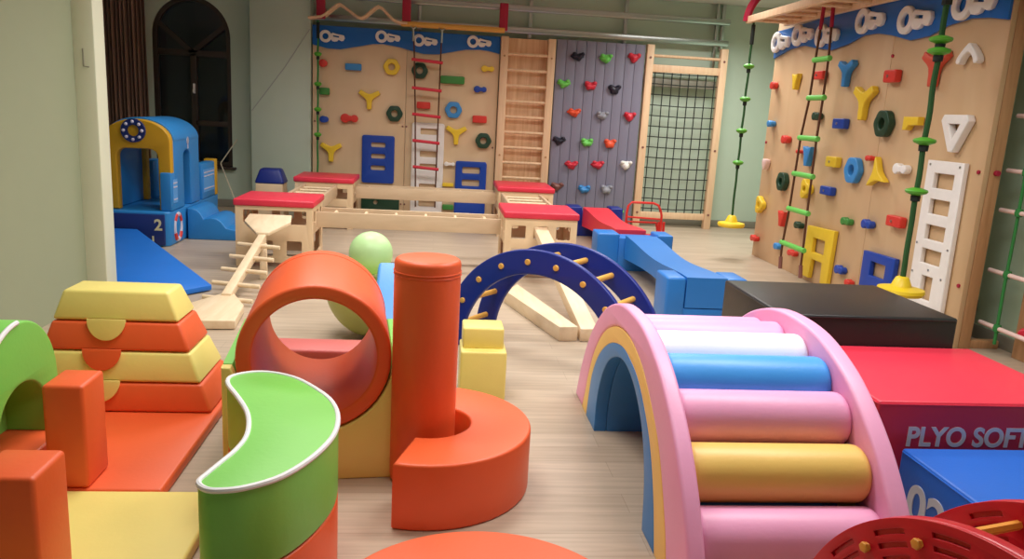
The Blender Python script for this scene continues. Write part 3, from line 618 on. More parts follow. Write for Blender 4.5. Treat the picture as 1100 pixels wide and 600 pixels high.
# chicken ladder (pegged beam with hexagonal ends)
t = thing('pegged_beam', 'slanting wooden beam with side pegs leaning on the red-topped box', 'climbing beam', (-1.45, 6.0, 0))
sl = .3185
def lp(x, y, dz=0): return (x, y, .07+sl*(y-5.7)+dz)
top = [(-1.6, 6.98), (-1.24, 6.98), (-1.225, 6.85), (-1.37, 6.64), (-1.47, 6.64), (-1.615, 6.85)]
b = NB(); hexa(b, [lp(x, y, -.012) for x, y in top], [lp(x, y, .014) for x, y in top], .004); part('end_board', b, 'birch', t)
bot = [(-1.62, 5.02), (-1.26, 5.05), (-1.3, 5.46), (-1.44, 5.78), (-1.54, 5.78), (-1.7, 5.42)]
b = NB(); hexa(b, [(x, y, .004) for x, y in bot], [(x, y, .062) for x, y in bot], .006); part('base_board', b, 'birch', t)
b = NB(); hexa(b, [lp(-1.52, 5.72, -.055), lp(-1.45, 5.72, -.055), lp(-1.39, 6.66, -.075), lp(-1.45, 6.66, -.075)], [lp(-1.52, 5.72), lp(-1.45, 5.72), lp(-1.39, 6.66), lp(-1.45, 6.66)], .004); part('beam', b, 'birch', t)
for k in range(5):
    y = 5.72+.2*k; yy = y
    b = NB(); cyl(b, (-1.655+.015*k, y+.01, lp(0, y)[2]-.03), (-1.285+.01*k, y-.06, lp(0, y-.06)[2]-.02), .017, 10, .003); part('peg', b, 'birch', t)
b = NB(); hexa(b, [(-1.43, 6.56, 0), (-1.37, 6.56, 0), (-1.37, 6.6, 0), (-1.43, 6.6, 0)], [(-1.43, 6.58, .29), (-1.38, 6.58, .29), (-1.38, 6.62, .30), (-1.43, 6.62, .30)], .003); part('prop', b, 'birch', t)

# two planks in a V
b = NB(); hexa(b, [(.575, 6.02, 0), (.855, 4.98, 0), (.985, 5.0, 0), (.70, 6.26, 0)], [(.575, 6.02, .1), (.855, 4.98, .1), (.985, 5.0, .1), (.70, 6.26, .1)], .005)
solo('balance_plank', b, 'birch', 'wooden plank lying flat on the floor under the navy arch', 'plank', None, (.78, 5.6, 0))
b = NB(); hexa(b, [(1.0, 4.99, .0), (1.12, 5.0, .0), (1.025, 7.0, .405), (.905, 7.0, .405)], [(1.0, 4.98, .09), (1.12, 4.99, .09), (1.025, 7.0, .475), (.905, 7.0, .475)], .005)
solo('balance_plank', b, 'birch', 'wooden plank sloping from the three-window box down to the floor', 'plank', None, (1.05, 5.0, 0))

# navy stool behind the boxes
t = thing('vaulting_stool', 'small navy-topped wooden stool by the pale green pillar', 'stool', (-2.03, 10.0, 0))
b = NB(); hexa(b, [(-2.2, 9.84, .46), (-1.84, 9.84, .46), (-1.84, 10.16, .46), (-2.2, 10.16, .46)], [(-2.14, 9.9, .64), (-1.9, 9.9, .64), (-1.9, 10.1, .64), (-2.14, 10.1, .64)], .025, 3); part('cushion', b, 'navy', t)
b = NB(); hexa(b, [(-2.2, 9.83, 0), (-1.84, 9.83, 0), (-1.84, 10.17, 0), (-2.2, 10.17, 0)], [(-2.18, 9.85, .46), (-1.86, 9.85, .46), (-1.86, 10.15, .46), (-2.18, 10.15, .46)], .006); part('box', b, 'ply', t)

# ================================================================== BOAT PLAY HOUSE
t = thing('play_boat', 'blue and mustard soft play boat house in the window corner', 'soft play boat', (-2.95, 8.4, 0))
b = NB(); hexa(b, [(-3.75, 7.88, 0), (-2.61, 7.88, 0), (-2.57, 7.92, 0), (-2.57, 9.6, 0), (-3.75, 9.6, 0)], [(-3.75, 7.86, .345), (-2.60, 7.86, .345), (-2.56, 7.9, .345), (-2.56, 9.6, .345), (-3.75, 9.6, .345)], .02, 3); part('hull', b, 'boat', t)
b = NB(); box(b, -3.72, -2.605, 7.84, 7.87, .02, .32, .006); p = part('bow_panel', b, 'hull', t, 'dark navy front panel of the hull')
b = NB(); text(b, '2', .15, .004, face_front(-2.70, 7.838, .17), .004); part('number', b, 'cream', p)
b = NB(); text(b, '1', .1, .004, face_front(-2.74, 7.838, .04), .003); part('number', b, 'cream', p)
# mustard arch front and rear
CX = -2.87
def cab(w): return [(CX-.31, .35), (CX+.31, .35), (CX+.31, 1.02)]+[(CX+.31*cos(a), 1.02+.2*sin(a)) for a in [pi*k/20 for k in range(1, 20)]]+[(CX-.31, 1.02)]
def door(): 
    return [(CX-.19, .352), (CX-.19, .86)]+[(CX-.11-.08*cos(a), .86+.08*sin(a)) for a in [pi/2*k/5 for k in range(1, 6)]]+[(CX+.11+.08*sin(a), .86+.08*cos(a)) for a in [pi/2*k/5 for k in range(0, 6)]]+[(CX+.19, .352)]
def cabo():
    c = cab(0); d = door()
    return [[(CX+.19, .35)]+c[1:]+[c[0], (CX-.19, .35)]+d[1:-1]]
b = NB(); shape(b, cabo(), .1, .015, face_front(0, 8.0, 0)); p = part('front_arch', b, 'boaty', t, 'mustard arched front of the boat house')
b = NB(); lathe(b, [(.055, -.015), (.055, .015), (.075, .022), (.1, .022), (.112, .012), (.112, -.015), (.055, -.015)], (CX-.02, 7.935, 1.11), 'Y', 32); pw = part('porthole', b, 'hull', p, 'navy porthole ring with pale studs')
for k in range(8):
    a = pi/4*k
    b = NB(); bmesh.ops.create_uvsphere(b, u_segments=10, v_segments=6, radius=.016); bmesh.ops.translate(b, verts=b.verts, vec=(CX-.02+.084*cos(a), 7.915, 1.11+.084*sin(a))); part('stud', b, 'lavender', pw)
b = NB(); shape(b, cabo(), .1, .015, face_front(0, 8.78, 0)); part('rear_arch', b, 'boaty', t)
# blue roof shell and side wall with doorway
b = NB(); pts = [(CX+.32*cos(a), 1.03+.205*sin(a)) for a in [pi*k/24 for k in range(25)]]; inn = [(CX+.29*cos(a), 1.025+.17*sin(a)) for a in [pi*k/24 for k in range(24, -1, -1)]]
shape(b, [pts+inn], .82, .008, face_front(0, 8.44, 0)); part('roof', b, 'boat', t)
sx = CX+.27
b = NB(); shape(b, [[(8.03, .35), (8.33, .35), (8.33, .86)]+[(8.44-.11*cos(a), .86+.06*sin(a)) for a in [pi*k/8 for k in range(1, 8)]]+[(8.55, .86), (8.55, .35), (8.86, .35), (8.86, 1.06), (8.03, 1.06)]], .09, .012, face_right(sx, 0, 0)); p = part('side_wall', b, 'boat', t)
b = NB(); shape(b, [circ(8.47, 1.01, .035, 14)], .006, .001, face_right(sx+.049, 0, 0)); box(b, sx+.046, sx+.052, 8.46, 8.48, .93, 1.05); part('emblem', b, 'lavender', p)
b = NB(); box(b, CX-.31, CX-.23, 8.05, 8.73, .35, 1.06, .012); part('far_side_wall', b, 'boat', t)
def label_block(x0, x1, y0, y1, z1, mat):
    b = NB(); box(b, x0, x1, y0, y1, .345, z1, .016); p = part('deck_block', b, mat, t)
    b = NB(); box(b, x1, x1+.004, y0+.05, y1-.04, .42, z1-.07); q = part('label', b, 'toyblue', p)
    b = NB()
    for k, z in enumerate((z1-.11, z1-.15, .45)): box(b, x1+.004, x1+.007, y0+.06, y1-.05, z, z+.012)
    part('print', b, 'lavender', q)
label_block(-2.66, -2.555, 7.92, 8.14, .72, 'boat')
label_block(-2.66, -2.555, 8.95, 9.46, .74, 'boat')
b = NB(); box(b, -2.68, -2.55, 9.465, 9.56, .345, .76, .012); part('deck_block', b, 'boaty', t)
b = NB(); box(b, -3.2, -3.05, 8.9, 9.3, .345, .75, .016); part('deck_block', b, 'boat', t)
# lifebuoy printed on the hull side
b = NB(); tube(b, [(-2.575, 8.12+.1*cos(a), .17+.13*sin(a)) for a in [2*pi*k/28 for k in range(28)]], .026, 8, True); p = part('lifebuoy', b, 'lavender', t, 'white and red lifebuoy on the hull side')
for a0 in (.4, 1.97, 3.54, 5.11):
    b = NB(); tube(b, [(-2.575, 8.12+.1*cos(a0+.13*k), .17+.13*sin(a0+.13*k)) for k in range(6)], .029, 8); part('band', b, 'h_red', p)
# wave steps
t = thing('wave_steps', 'blue soft steps with rounded wave treads beside the boat house', 'soft steps', (-2.3, 8.6, 0))
prof = [(-2.545, 0), (-2.0, 0), (-2.0, .1)]
prof += [(-2.02-.05*k/4, .12+.02*sin(k)) for k in range(2)]
prof = [(-2.545, 0), (-1.98, 0), (-1.98, .1), (-2.1, .12), (-2.16, .13), (-2.2, .19), (-2.25, .225), (-2.31, .235), (-2.36, .225), (-2.385, .215), (-2.41, .27), (-2.45, .31), (-2.5, .325), (-2.545, .325)]
b = NB(); shape(b, [prof], .62, .012, face_front(0, 8.67, 0)); part('tread_block', b, 'boat', t)
# blue mat leaning on the hull
b = NB()
P = [(-3.3, 7.79), (-2.84, 7.79), (-1.69, 6.1), (-1.87, 5.86), (-2.6, 5.99)]
zz_ = [.14, .14, .008, .008, .008]
hexa(b, [(x, y, z) for (x, y), z in zip(P, zz_)], [(x, y, z+.042) for (x, y), z in zip(P, zz_)], .008)
solo('floor_mat', b, 'mblue', 'blue mat on the floor sloping up to the boat house bow', 'mat', None, (-2.3, 6.6, 0))

# ================================================================== SOFT BRIDGES
def cross_block(bm, x0, x1, y0, y1, z1, bev=.018): box(bm, x0, x1, y0, y1, 0, z1, bev, 3)
def sag_beam(bm, x0, x1, y0, y1, z1, zu, sag, n=14, bev=.012):
    """soft bridge deck: dips along its length, arched underneath, waisted in the middle"""
    rows = []
    for k in range(n+1):
        s = k/n; y = y0+(y1-y0)*s; q = sin(pi*s)
        zt = z1-sag*q*q; w = .012*q*q; zb = zu+.04*q
        rows.append([bm.verts.new(p) for p in ((x0+w, y, zb), (x1-w, y, zb), (x1-w, y, zt), (x0+w, y, zt))])
    for A, B in zip(rows, rows[1:]):
        for k in range(4): bm.faces.new((A[k], A[(k+1) % 4], B[(k+1) % 4], B[k]))
    bm.faces.new(rows[0][::-1]); bm.faces.new(rows[-1])
    es = [e for e in bm.edges if e.calc_face_angle(0) > 1]
    bmesh.ops.bevel(bm, geom=es, offset=bev, segments=3, affect='EDGES', profile=.5)
t = thing('soft_bridge', 'blue soft play bridge beam slotted into a cross block', 'soft play bridge', (2.02, 6.5, 0))
b = NB(); cross_block(b, 1.72, 1.868, 5.5, 5.8, .355); part('end_block', b, 'beamblue', t)
b = NB(); cross_block(b, 2.182, 2.34, 5.5, 5.8, .355); part('end_block', b, 'beamblue', t)
b = NB(); box(b, 1.86, 2.19, 5.505, 5.8, 0, .125, .012); part('end_base', b, 'beamblue', t)
b = NB(); sag_beam(b, 1.872, 2.178, 5.5, 7.46, .36, .13, .045); part('deck', b, 'beamblue', t)
t = thing('cross_block', 'blue notched soft block between the blue and the red bridge beams', 'soft block', (1.95, 7.6, 0))
b = NB(); cross_block(b, 1.6, 1.82, 7.47, 7.76, .37); part('arm', b, 'beamblue', t)
b = NB(); cross_block(b, 2.2, 2.36, 7.47, 7.76, .37); part('arm', b, 'beamblue', t)
b = NB(); box(b, 1.81, 2.21, 7.48, 7.75, 0, .33, .01); part('seat', b, 'beamblue', t)
b = NB(); sag_beam(b, 1.845, 2.16, 7.77, 9.62, .37, .13, .04)
solo('bridge_beam', b, 'beamred', 'red soft play bridge beam running towards the grey wall', 'soft play bridge', None, (2.0, 8.7, .13))
t = thing('cross_block', 'navy notched soft block at the far end of the red beam', 'soft block', (1.98, 9.75, 0))
b = NB(); cross_block(b, 1.66, 1.84, 9.63, 9.9, .37); part('arm', b, 'navy', t)
b = NB(); cross_block(b, 2.2, 2.36, 9.63, 9.9, .37); part('arm', b, 'navy', t)
b = NB(); box(b, 1.83, 2.21, 9.64, 9.89, 0, .3, .01); part('seat', b, 'navy', t)

# red tubular hurdle
t = thing('tube_hurdle', 'small red metal tube frame standing before the net frame', 'hurdle', (2.47, 9.0, 0))
def hoop(pts, r=.014):
    b = NB(); tube(b, pts, r, 8); return b
part('hoop', hoop([(2.25, 9.0, .02), (2.25, 9.0, .4), (2.262, 9.0, .48), (2.3, 9.0, .522), (2.56, 9.0, .522), (2.62, 9.0, .5), (2.655, 9.0, .44), (2.67, 9.0, .38), (2.68, 9.0, .02)]), 'pframe', t)
part('hoop', hoop([(2.29, 9.12, .02), (2.29, 9.1, .28), (2.64, 9.1, .28), (2.71, 9.12, .02)]), 'pframe', t)
part('crossbar', hoop([(2.26, 9.0, .35), (2.67, 9.0, .335)], .011), 'pframe', t)
part('crossbar', hoop([(2.26, 9.0, .14), (2.68, 9.0, .15)], .011), 'pframe', t)
for x in (2.66, 2.72): part('leg', hoop([(x, 9.05, .3), (x+.005, 9.04, .02)], .016), 'pframe', t)

# tumbler and light blue block behind the ring
b = NB(); lathe(b, [(0, .002)]+[(.32*sin(a), .345-.343*cos(a)) for a in [pi/2*k/18 for k in range(1, 19)]]+[(.31, .362), (.29, .368), (.24, .36), (.12, .35), (0, .348)], (-.36, 5.0, 0), seg=48)
solo('wobble_bowl', b, 'olive', 'olive green round-bottomed bowl on the floor, seen through the orange ring', 'balance toy', None, (-.36, 5.0, 0), 50)
b = NB(); hexa(b, [(-.32, 4.28, 0), (.03, 4.28, 0), (.03, 4.64, 0), (-.32, 4.64, 0)], [(-.32, 4.3, .3), (.03, 4.3, .3), (.03, 4.62, .575), (-.32, 4.62, .575)], .02, 3)
solo('foam_wedge', b, 'toyblue', 'light blue foam wedge between the orange ring and the tall column', 'soft block', None, (-.15, 4.46, 0))
b = NB(); bmesh.ops.create_uvsphere(b, u_segments=40, v_segments=24, radius=.143); bmesh.ops.translate(b, verts=b.verts, vec=(-.405, 5.14, .522))
solo('ball', b, 'tumbler', 'mint green ball resting in the olive bowl behind the orange ring', 'ball', None, (-.405, 5.14, .379), 60)

# ================================================================== FOREGROUND SOFT PLAY
def polar_shape(cx, cz, R, r, a0, a1, n=40):
    return [(cx+R*cos(radians(a0+(a1-a0)*k/n)), cz+R*sin(radians(a0+(a1-a0)*k/n))) for k in range(n+1)]+[(cx+r*cos(radians(a1-(a1-a0)*k/n)), cz+r*sin(radians(a1-(a1-a0)*k/n))) for k in range(n+1)]
# orange ring and its cradle, turned together a little
ROT = Matrix.Translation((-.44, 2.95, 0)) @ Matrix.Rotation(radians(6), 4, 'Z')
b = NB(); shape(b, [circ(0, .505, .295, 72), circ(0, .505, .237, 72)], .74, .014, ROT @ face_front(0, .372, 0), 3)
RING = solo('tunnel_ring', b, 'orange', 'large orange foam ring lying on its side in a yellow cradle', 'soft play ring', None, (-.44, 3.3, .21), 50)
b = NB(); tube(b, [ROT @ Vector((.2955*cos(2*pi*k/60), .64, .505+.2955*sin(2*pi*k/60))) for k in range(60)], .0025, 6, True); part('seam', b, 'orange', RING)
t = thing('ring_cradle', 'pale yellow and green concave cradle under the orange ring', 'soft play cradle', (-.44, 3.3, 0))
cr = [(-.345, .0), (.345, .0), (.345, .475), (.31, .475)]+[(.302*cos(radians(a)), .505+.302*sin(radians(a))) for a in range(-8, -173, -5)]+[(-.31, .475), (-.345, .475)]
b = NB(); shape(b, [cr], .05, .008, ROT @ face_front(0, .025, 0)); part('front_panel', b, 'yellow', t, 'pale yellow front')
b = NB(); shape(b, [cr], .66, .006, ROT @ face_front(0, .385, 0)); part('body', b, 'green', t, 'green concave body')
b = NB(); box(b, -.79, -.2, 3.79, 4.0, 0, .275, .015, 3)
solo('foam_block', b, 'dusty', 'dull red soft block on the floor seen through the orange ring', 'soft block', None, (-.4, 3.89, 0))

# tall orange column
b = NB(); cyl(b, (-.017, 2.99, 0), (-.017, 2.99, .915), .129, 56, .022)
o = solo('foam_column', b, 'orange', 'tall orange foam column standing inside the half ring', 'soft play column', None, (-.017, 2.99, 0), 50)
b = NB(); tube(b, [(-.017+.13*cos(2*pi*k/56), 2.99+.13*sin(2*pi*k/56), .865) for k in range(56)], .0025, 6, True); part('seam', b, 'orange', o)
b = NB(); tube(b, [(-.017+.13*cos(2*pi*k/56), 2.99+.13*sin(2*pi*k/56), .852) for k in range(56)], .002, 6, True); part('seam', b, 'orange', o)

def half_ring(name, cx, cy, R, r, a0, a1, z0, z1, mat, label, bev=.012):
    b = NB(); shape(b, [polar_shape(cx, cy, R, r, a0, a1)], z1-z0, bev, face_up(0, 0, (z0+z1)/2), 3)
    return solo(name, b, mat, label, 'soft play half ring', None, (cx, cy, z0), 50)
half_ring('half_ring', .005, 2.97, .412, .168, -107, 73, 0, .255, 'orange', 'orange foam half ring curving around the tall column')
half_ring('half_ring', .15, 1.695, .41, .15, 0, 180, 0, .27, 'orange', 'orange foam half ring in the foreground, cut off by the bottom edge')

# green crescent on an orange crescent
cres = [(-.562, 1.903), (-.525, 1.893), (-.46, 1.91), (-.38, 1.975), (-.315, 2.1), (-.278, 2.25), (-.283, 2.4), (-.32, 2.53), (-.385, 2.64), (-.47, 2.745), (-.55, 2.797), (-.62, 2.81), (-.68, 2.785), (-.71, 2.74), (-.695, 2.67), (-.635, 2.555), (-.577, 2.43), (-.545, 2.32), (-.532, 2.22), (-.54, 2.13), (-.56, 2.05), (-.577, 1.985), (-.586, 1.938)]
cres = smooth_loop(cres, 5)
cc = (-.43, 2.35)
b = NB(); shape(b, [cres], .245, .01, face_up(0, 0, .378), 3)
o = solo('crescent_seat', b, 'green', 'bright green crescent-shaped soft seat with white piping on top', 'soft play crescent', None, (cc[0], cc[1], .255), 50)
b = NB(); tube(b, [(x+(x-cc[0])*-.012, y+(y-cc[1])*-.008, .498) for x, y in cres], .0085, 8, True); part('piping', b, 'white', o, 'white piping')
b = NB(); shape(b, [cres], .25, .01, face_up(0, 0, .127), 3)
solo('crescent_seat', b, 'orange', 'orange crescent-shaped soft block underneath the green crescent', 'soft play crescent', None, (cc[0], cc[1], 0), 50)

# yellow stepped block
t = thing('step_block', 'pale yellow two-step foam block behind the tall orange column', 'soft block', (.28, 3.97, 0))
b = NB(); box(b, .16, .4, 3.86, 4.1, 0, .265, .012, 3); part('lower_block', b, 'yellow', t)
b = NB(); box(b, .17, .385, 3.92, 4.1, .262, .375, .012, 3); part('upper_block', b, 'yellow', t)

# arched ladders
def arch_ladder(kind, label, cx, cy, th, R, tband, w, thick, matb, matr, a_list, legs=0, cz=0, groove=False, rr=.017):
    t = thing(kind, label, 'climbing arch', (cx, cy, 0))
    u = Vector((cos(th), sin(th), 0)); n = Vector((-sin(th), cos(th), 0))
    for s in (0, w):
        o = Vector((cx, cy, 0))+n*s
        m = place(o, u, (0, 0, 1), -n)
        lp = polar_shape(0, cz, R, R-tband, 0, 180, 44)
        if cz > 0: lp = [(R, 0)]+lp[:45]+[(-R, 0), (-R+tband, 0)]+lp[45:]+[(R-tband, 0)]
        b = NB(); shape(b, [lp], thick, .01, m @ Matrix.Translation((0, 0, -thick/2)), 3); band = part('arch_band', b, matb, t, smooth=50)
        if groove:
            sl = []
            for a, a2 in zip(a_list, a_list[1:]):
                c = (a+a2)/2
                for f in (.945, .89, .835): sl.append([(x, y) for x, y in polar_shape(0, cz, R*f+.006, R*f-.006, c-5.2, c+5.2, 8)])
            b = NB(); shape(b, [polar_shape(0, cz, R, R-tband, 3, 177, 60)]+sl, .008, .0015, m @ Matrix.Translation((0, 0, .0035))); part('grooved_face', b, matb, band, smooth=50)
    for a in a_list:
        rm = R-tband*(.5 if not groove else .28); e = Vector((cx, cy, 0))+u*(rm*cos(radians(a)))+Vector((0, 0, cz+rm*sin(radians(a))))
        b = NB(); cyl(b, e-n*.012, e+n*(w+thick+.012), rr, 6 if groove else 14, .004); part('rung', b, matr, t)
        if groove:
            b = NB(); cyl(b, e-n*.012, e-n*.022, rr*1.15, 6, .003); part('rung_cap', b, matr, t)
    return t
arch_ladder('arch_ladder', 'navy arched ladder with yellow rungs standing over the wooden planks', .622, 4.485, radians(-38.8), .697, .15, .36, .035, 'archblue', 'rung', [8, 25, 43, 61, 79, 97, 115, 133, 151, 168], rr=.018)
arch_ladder('arch_ladder', 'red ridged plastic arch with amber rungs in the near corner', 1.15, 1.30, radians(-75), .54, .19, .31, .04, 'redpl', 'peg', [170, 151, 132, 113, 94, 75, 56, 37, 18], cz=.148, groove=True, rr=.0115)

# rainbow roller arch
RX0, RX1 = .8, 1.55
t = thing('rainbow_arch', 'pink, gold and blue rainbow arch climber with soft rollers', 'rainbow climber', ((RX0+RX1)/2, 3.0, 0))
def smooth_line(pts, k=5):
    P = [tuple(2*a-b for a, b in zip(pts[0], pts[1]))]+pts+[tuple(2*a-b for a, b in zip(pts[-1], pts[-2]))]; out = []
    for i in range(1, len(P)-2):
        p0, p1, p2, p3 = (Vector(P[i+j]) for j in (-1, 0, 1, 2))
        for q in range(k):
            u = q/k; out.append(tuple(.5*((2*p1)+(p2-p0)*u+(2*p0-5*p1+4*p2-p3)*u*u+(3*p1-p0-3*p2+p3)*u**3)))
    return out+[pts[-1]]
op = [(1.0, 0), (.94, .13), (.88, .235), (.8, .345), (.69, .46), (.55, .565), (.4, .645), (.2, .705), (0, .72)]
L0 = smooth_line([(3.0+d, z) for d, z in op]+[(3.0-d, z) for d, z in op[::-1][1:]])
L1 = smooth_line([(3.81, 0), (3.765, .09), (3.71, .217), (3.61, .367), (3.455, .5), (3.28, .58), (3.12, .613), (2.95, .61), (2.76, .56), (2.59, .46), (2.475, .365), (2.385, .243), (2.31, .115), (2.27, 0)])
L2 = smooth_line([(3.69, 0), (3.665, .12), (3.62, .25), (3.5, .385), (3.31, .494), (3.1, .545), (2.94, .535), (2.79, .492), (2.63, .385), (2.54, .285), (2.465, .15), (2.41, 0)])
L3 = smooth_line([(3.485, 0), (3.48, .15), (3.42, .296), (3.315, .407), (3.17, .475), (3.025, .497), (2.87, .465), (2.74, .39), (2.655, .293), (2.6, .16), (2.575, 0)])
def band(o, i): return o+i[::-1]
for x0, x1, s in ((RX0, RX0+.06, 1), (RX1-.07, RX1, -1)):
    m = face_left((x0+x1)/2, 0, 0) if s == 1 else face_right((x0+x1)/2, 0, 0)
    f = (lambda L: [(-y, z) for y, z in L]) if s == 1 else (lambda L: L)
    b = NB(); shape(b, [f(band(L0, L1))], x1-x0, .014, m, 3); part('outer_band', b, 'pink', t, 'pink outer band', 50)
    b = NB(); shape(b, [f(band(L1, L2))], x1-x0-.002, .003, m, 3); part('middle_band', b, 'gold', t, 'gold middle band', 50)
    b = NB(); shape(b, [f(band(L2, L3))], x1-x0, .004, m, 3); part('inner_band', b, 'tunnel', t, 'blue inner band', 50)
b = NB(); shape(b, [[(-y, z) for y, z in band([(3.03+(y-3.03)*1.06, z*1.04) for y, z in L3], L3)]], RX1-RX0-.132, .004, face_left((RX0+RX1-.01)/2, 0, 0)); part('tunnel_lining', b, 'tunnel', t, 'blue tunnel lining', 50)
for c, y, z in (('pink', 2.235, .17), ('gold', 2.37, .332), ('pink', 2.537, .461), ('sky', 2.705, .54), ('white', 2.9, .573), ('pink', 3.1, .57), ('pink', 3.3, .535), ('sky', 3.475, .445), ('gold', 3.63, .325), ('pink', 3.765, .165)):
    b = NB(); cyl(b, (RX0+.055, y, z), (RX1-.065, y, z), .0985, 40, .03); part('roller', b, c, t, {'pink': 'pink', 'gold': 'gold', 'sky': 'blue', 'white': 'white'}[c]+' roller', 50)

# plyo boxes
def plyo(label, x0, y0, h, mat):
    t = thing('plyo_box', label, 'soft jump box', (x0+.46, y0+.385, 0), 'soft jump boxes')
    b = NB(); box(b, x0, x0+.915, y0, y0+.765, 0, h, .012, 3); p = part('body', b, mat, t)
    return t
pr = plyo('red soft jump box with white lettering behind the blue box', 1.755, 2.747, .455, 'rred')
b = NB(); text(b, 'PLYO SOFT', .112, .004, face_front(1.89, 2.7455, .272), .003, .93); part('lettering', b, 'letter', pr)
pb = plyo('blue soft jump box numbered on its side, nearest of the three', 1.82, 1.895, .3, 'pblue')
b = NB(); text(b, '02', .21, .004, face_left(1.8185, 2.575, .06), .005, 1.08); part('lettering', b, 'greyletter', pb)
pk = plyo('tall black soft jump box in front of the side climbing board', 1.685, 3.53, .6, 'black')
for o_, z, x0, y0 in ((pr, .455, 1.755, 2.747), (pb, .3, 1.82, 1.895), (pk, .6, 1.685, 3.53)):
    b = NB(); r = .02; tube(b, [(x, y, z-.012) for x, y in rrect(x0-.0005, x0+.9155, y0-.0005, y0+.7655, r)], .0035, 6, True); part('seam', b, {'b': 'black'}.get('x', {.455: 'rred', .3: 'pblue', .6: 'black'}[z]), o_)

# mats at the left
b = NB(); box(b, -1.95, -.965, 2.765, 3.95, 0, .05, .012, 3)
solo('play_mat', b, 'orange', 'orange soft mat in front of the four-layer stack', 'mat', None, (-1.45, 3.3, 0))
b = NB(); box(b, -1.95, -.745, 1.5, 2.76, 0, .05, .012, 3)
solo('play_mat', b, 'yellow', 'pale yellow soft mat beside the green crescent', 'mat', None, (-1.35, 2.1, 0))

# four-layer trapezoid stack
FX0, FX1, FY0, FY1 = -1.83, -.985, 3.5, 3.94        # foot of the stack
TX0, TX1, TY0, TY1 = -1.655, -1.2, 3.62, 3.82       # top of the stack
Z0, Z1 = .05, .59
def lev(f):
    g = lambda a, c: a+(c-a)*f
    return [(g(FX0, TX0), g(FY0, TY0), g(Z0, Z1)), (g(FX1, TX1), g(FY0, TY0), g(Z0, Z1)), (g(FX1, TX1), g(FY1, TY1), g(Z0, Z1)), (g(FX0, TX0), g(FY1, TY1), g(Z0, Z1))]
lab = ['bottom orange layer of the four-layer trapezoid stack', 'lower yellow layer of the trapezoid stack, above the bottom orange layer', 'upper orange layer of the trapezoid stack, just under the top yellow', 'pale yellow topmost layer of the trapezoid stack by the left pillar']
mats = ['orange', 'yellow', 'orange', 'yellow']; fl = [0, .245, .5, .745, 1]
tabx = [None, -1.475, -1.475, -1.46]
for k in range(4):
    b = NB(); lo, hi = lev(fl[k]+.004), lev(fl[k+1]-.004)
    hexa(b, lo, hi, .014, 3)
    base = lev(fl[k])[0]
    o = solo('trapezoid_block', b, mats[k], lab[k], 'soft block', 'layers of the trapezoid stack', ((lo[0][0]+lo[1][0])/2, (lo[0][1]+lo[2][1])/2, lo[0][2]))
    if k:
        f = fl[k]; z = Z0+(Z1-Z0)*f; y = FY0+(TY0-FY0)*f; tilt = atan2(TY0-FY0, Z1-Z0)
        m = Matrix.Translation((tabx[k], y-.006, z+.012)) @ Matrix.Rotation(-tilt, 4, 'X') @ face_front(0, 0, 0)
        b = NB(); shape(b, [[(.085*cos(pi+pi*j/20), .098*sin(pi+pi*j/20)) for j in range(21)]], .008, .003, m); part('tab', b, mats[k], o, 'half-round fastening tab')

# green arch with orange posts at the left edge
b = NB(); gy, gz = 2.85, .17
go = [(-gy+.27*cos(a), .375+.275*sin(a)) for a in [pi*k/28 for k in range(29)]]
lp = [(-gy+.27, gz)]+go+[(-gy-.27, gz), (-gy-.17, gz)]+[(-gy-.17*cos(a), .27+.15*sin(a)) for a in [pi*k/20 for k in range(21)]]+[(-gy+.17, gz)]
def left_arch(): return [[(-u, v) for u, v in lp]]
shape(b, left_arch(), .5, .01, face_right(-1.715, 0, 0), 3)
o = solo('arch_block', b, 'green', 'green foam arch with white piping at the left edge', 'soft play arch', None, (-1.70, gy, gz), 50)
b = NB(); tube(b, [(-1.467, -u, v) for u, v in [(-gy+.268, gz+.01)]+go[:15]], .009, 8); part('piping', b, 'white', o, 'white piping')
b = NB(); shape(b, [[(2.68, gz), (3.02, gz), (3.02, .27)]+[(2.85+.17*cos(a), .27+.15*sin(a)) for a in [pi*k/16 for k in range(1, 16)]]+[(2.68, .27)]], .02, .002, face_right(-1.63, 0, 0)); part('backing', b, 'green', o)
b = NB(); box(b, -1.95, -1.42, 2.5, 3.2, .05, .168, .012, 3)
solo('foam_block', b, 'orange', 'low orange soft slab carrying the green arch', 'soft block', None, (-1.7, 2.85, .05))
b = NB(); box(b, -1.365, -1.222, 2.77, 2.955, .05, .445, .014, 3)
solo('foam_post', b, 'orange', 'upright orange foam post standing on the orange mat', 'soft block', None, (-1.29, 2.86, .05))
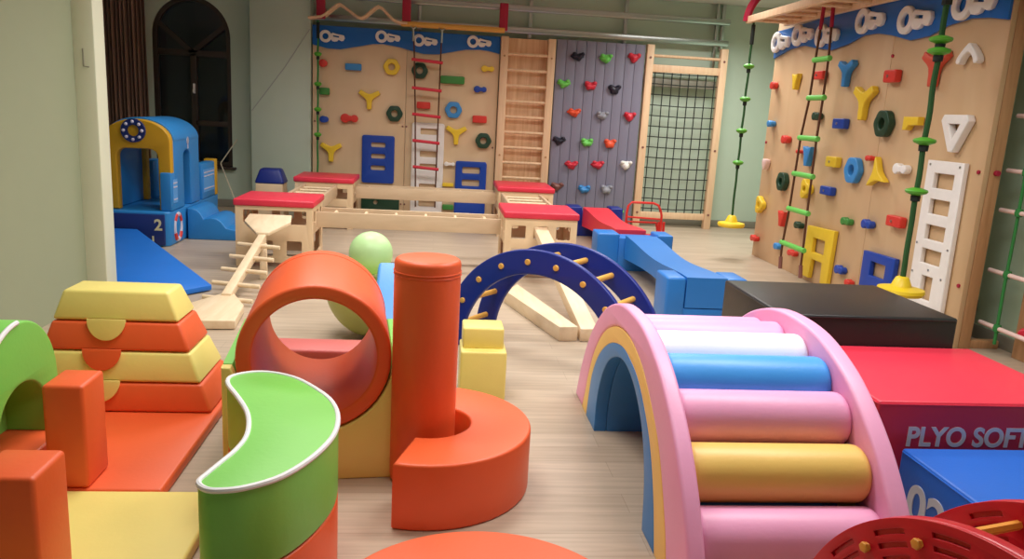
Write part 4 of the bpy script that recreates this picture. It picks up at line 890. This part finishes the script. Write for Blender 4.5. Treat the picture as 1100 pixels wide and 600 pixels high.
b = NB(); box(b, -1.22, -1.045, 2.05, 2.24, .05, .45, .014, 3)
solo('foam_post', b, 'orange', 'upright orange foam post standing on the yellow mat at the edge', 'soft block', None, (-1.13, 2.14, .05))

# ================================================================== LIGHT AND CAMERA
def lamp(x, y, sx, sy, power, col=(1, .975, .935)):
    l = bpy.data.lights.new('ceiling_or_fill_lamp', 'AREA'); l.shape = 'RECTANGLE'; l.size = sx; l.size_y = sy; l.energy = power; l.color = col; l.spread = radians(150)
    o = bpy.data.objects.new('ceiling_or_fill_lamp', l); COL.objects.link(o); o.location = (x, y, CEIL-.03)
for x, y, p in ((-1.5, 8.0, 24), (.4, 1.7, 12), (2.5, 2.9, 26), (-.5, 3.3, 40), (1.6, 3.3, 42), (-.7, 5.6, 42), (1.5, 5.6, 42), (.2, 8.0, 36), (2.2, 8.0, 40), (3.5, 9.4, 60)):  # unseen ceiling lamps; pillar, pier, roller and back-corner ones added as fill
    lamp(x, y, 1.2, .6, p)
wd = bpy.data.worlds.new('night'); SC.world = wd; wd.use_nodes = True
wd.node_tree.nodes['Background'].inputs[0].default_value = (.012, .014, .03, 1); wd.node_tree.nodes['Background'].inputs[1].default_value = 1

cam = bpy.data.cameras.new('camera'); co = bpy.data.objects.new('camera', cam); COL.objects.link(co)
yaw, pitch, roll = .104027864, .210167637, .0555447707
fw = Vector((sin(yaw)*cos(pitch), cos(yaw)*cos(pitch), -sin(pitch))); r0 = Vector((cos(yaw), -sin(yaw), 0)); u0 = r0.cross(fw)
rt = r0*cos(roll)+u0*sin(roll); up = -r0*sin(roll)+u0*cos(roll)
co.matrix_world = Matrix(((rt.x, up.x, -fw.x, 0), (rt.y, up.y, -fw.y, 0), (rt.z, up.z, -fw.z, 1.48), (0, 0, 0, 1)))
cam.sensor_width = 36; cam.lens = 842.1/1100*36; cam.clip_start = .02
SC.camera = co
SC.view_settings.view_transform = 'Standard'; SC.view_settings.look = 'None'; SC.view_settings.gamma = 1; SC.view_settings.use_curve_mapping = False
SC.view_settings.exposure = -0.18
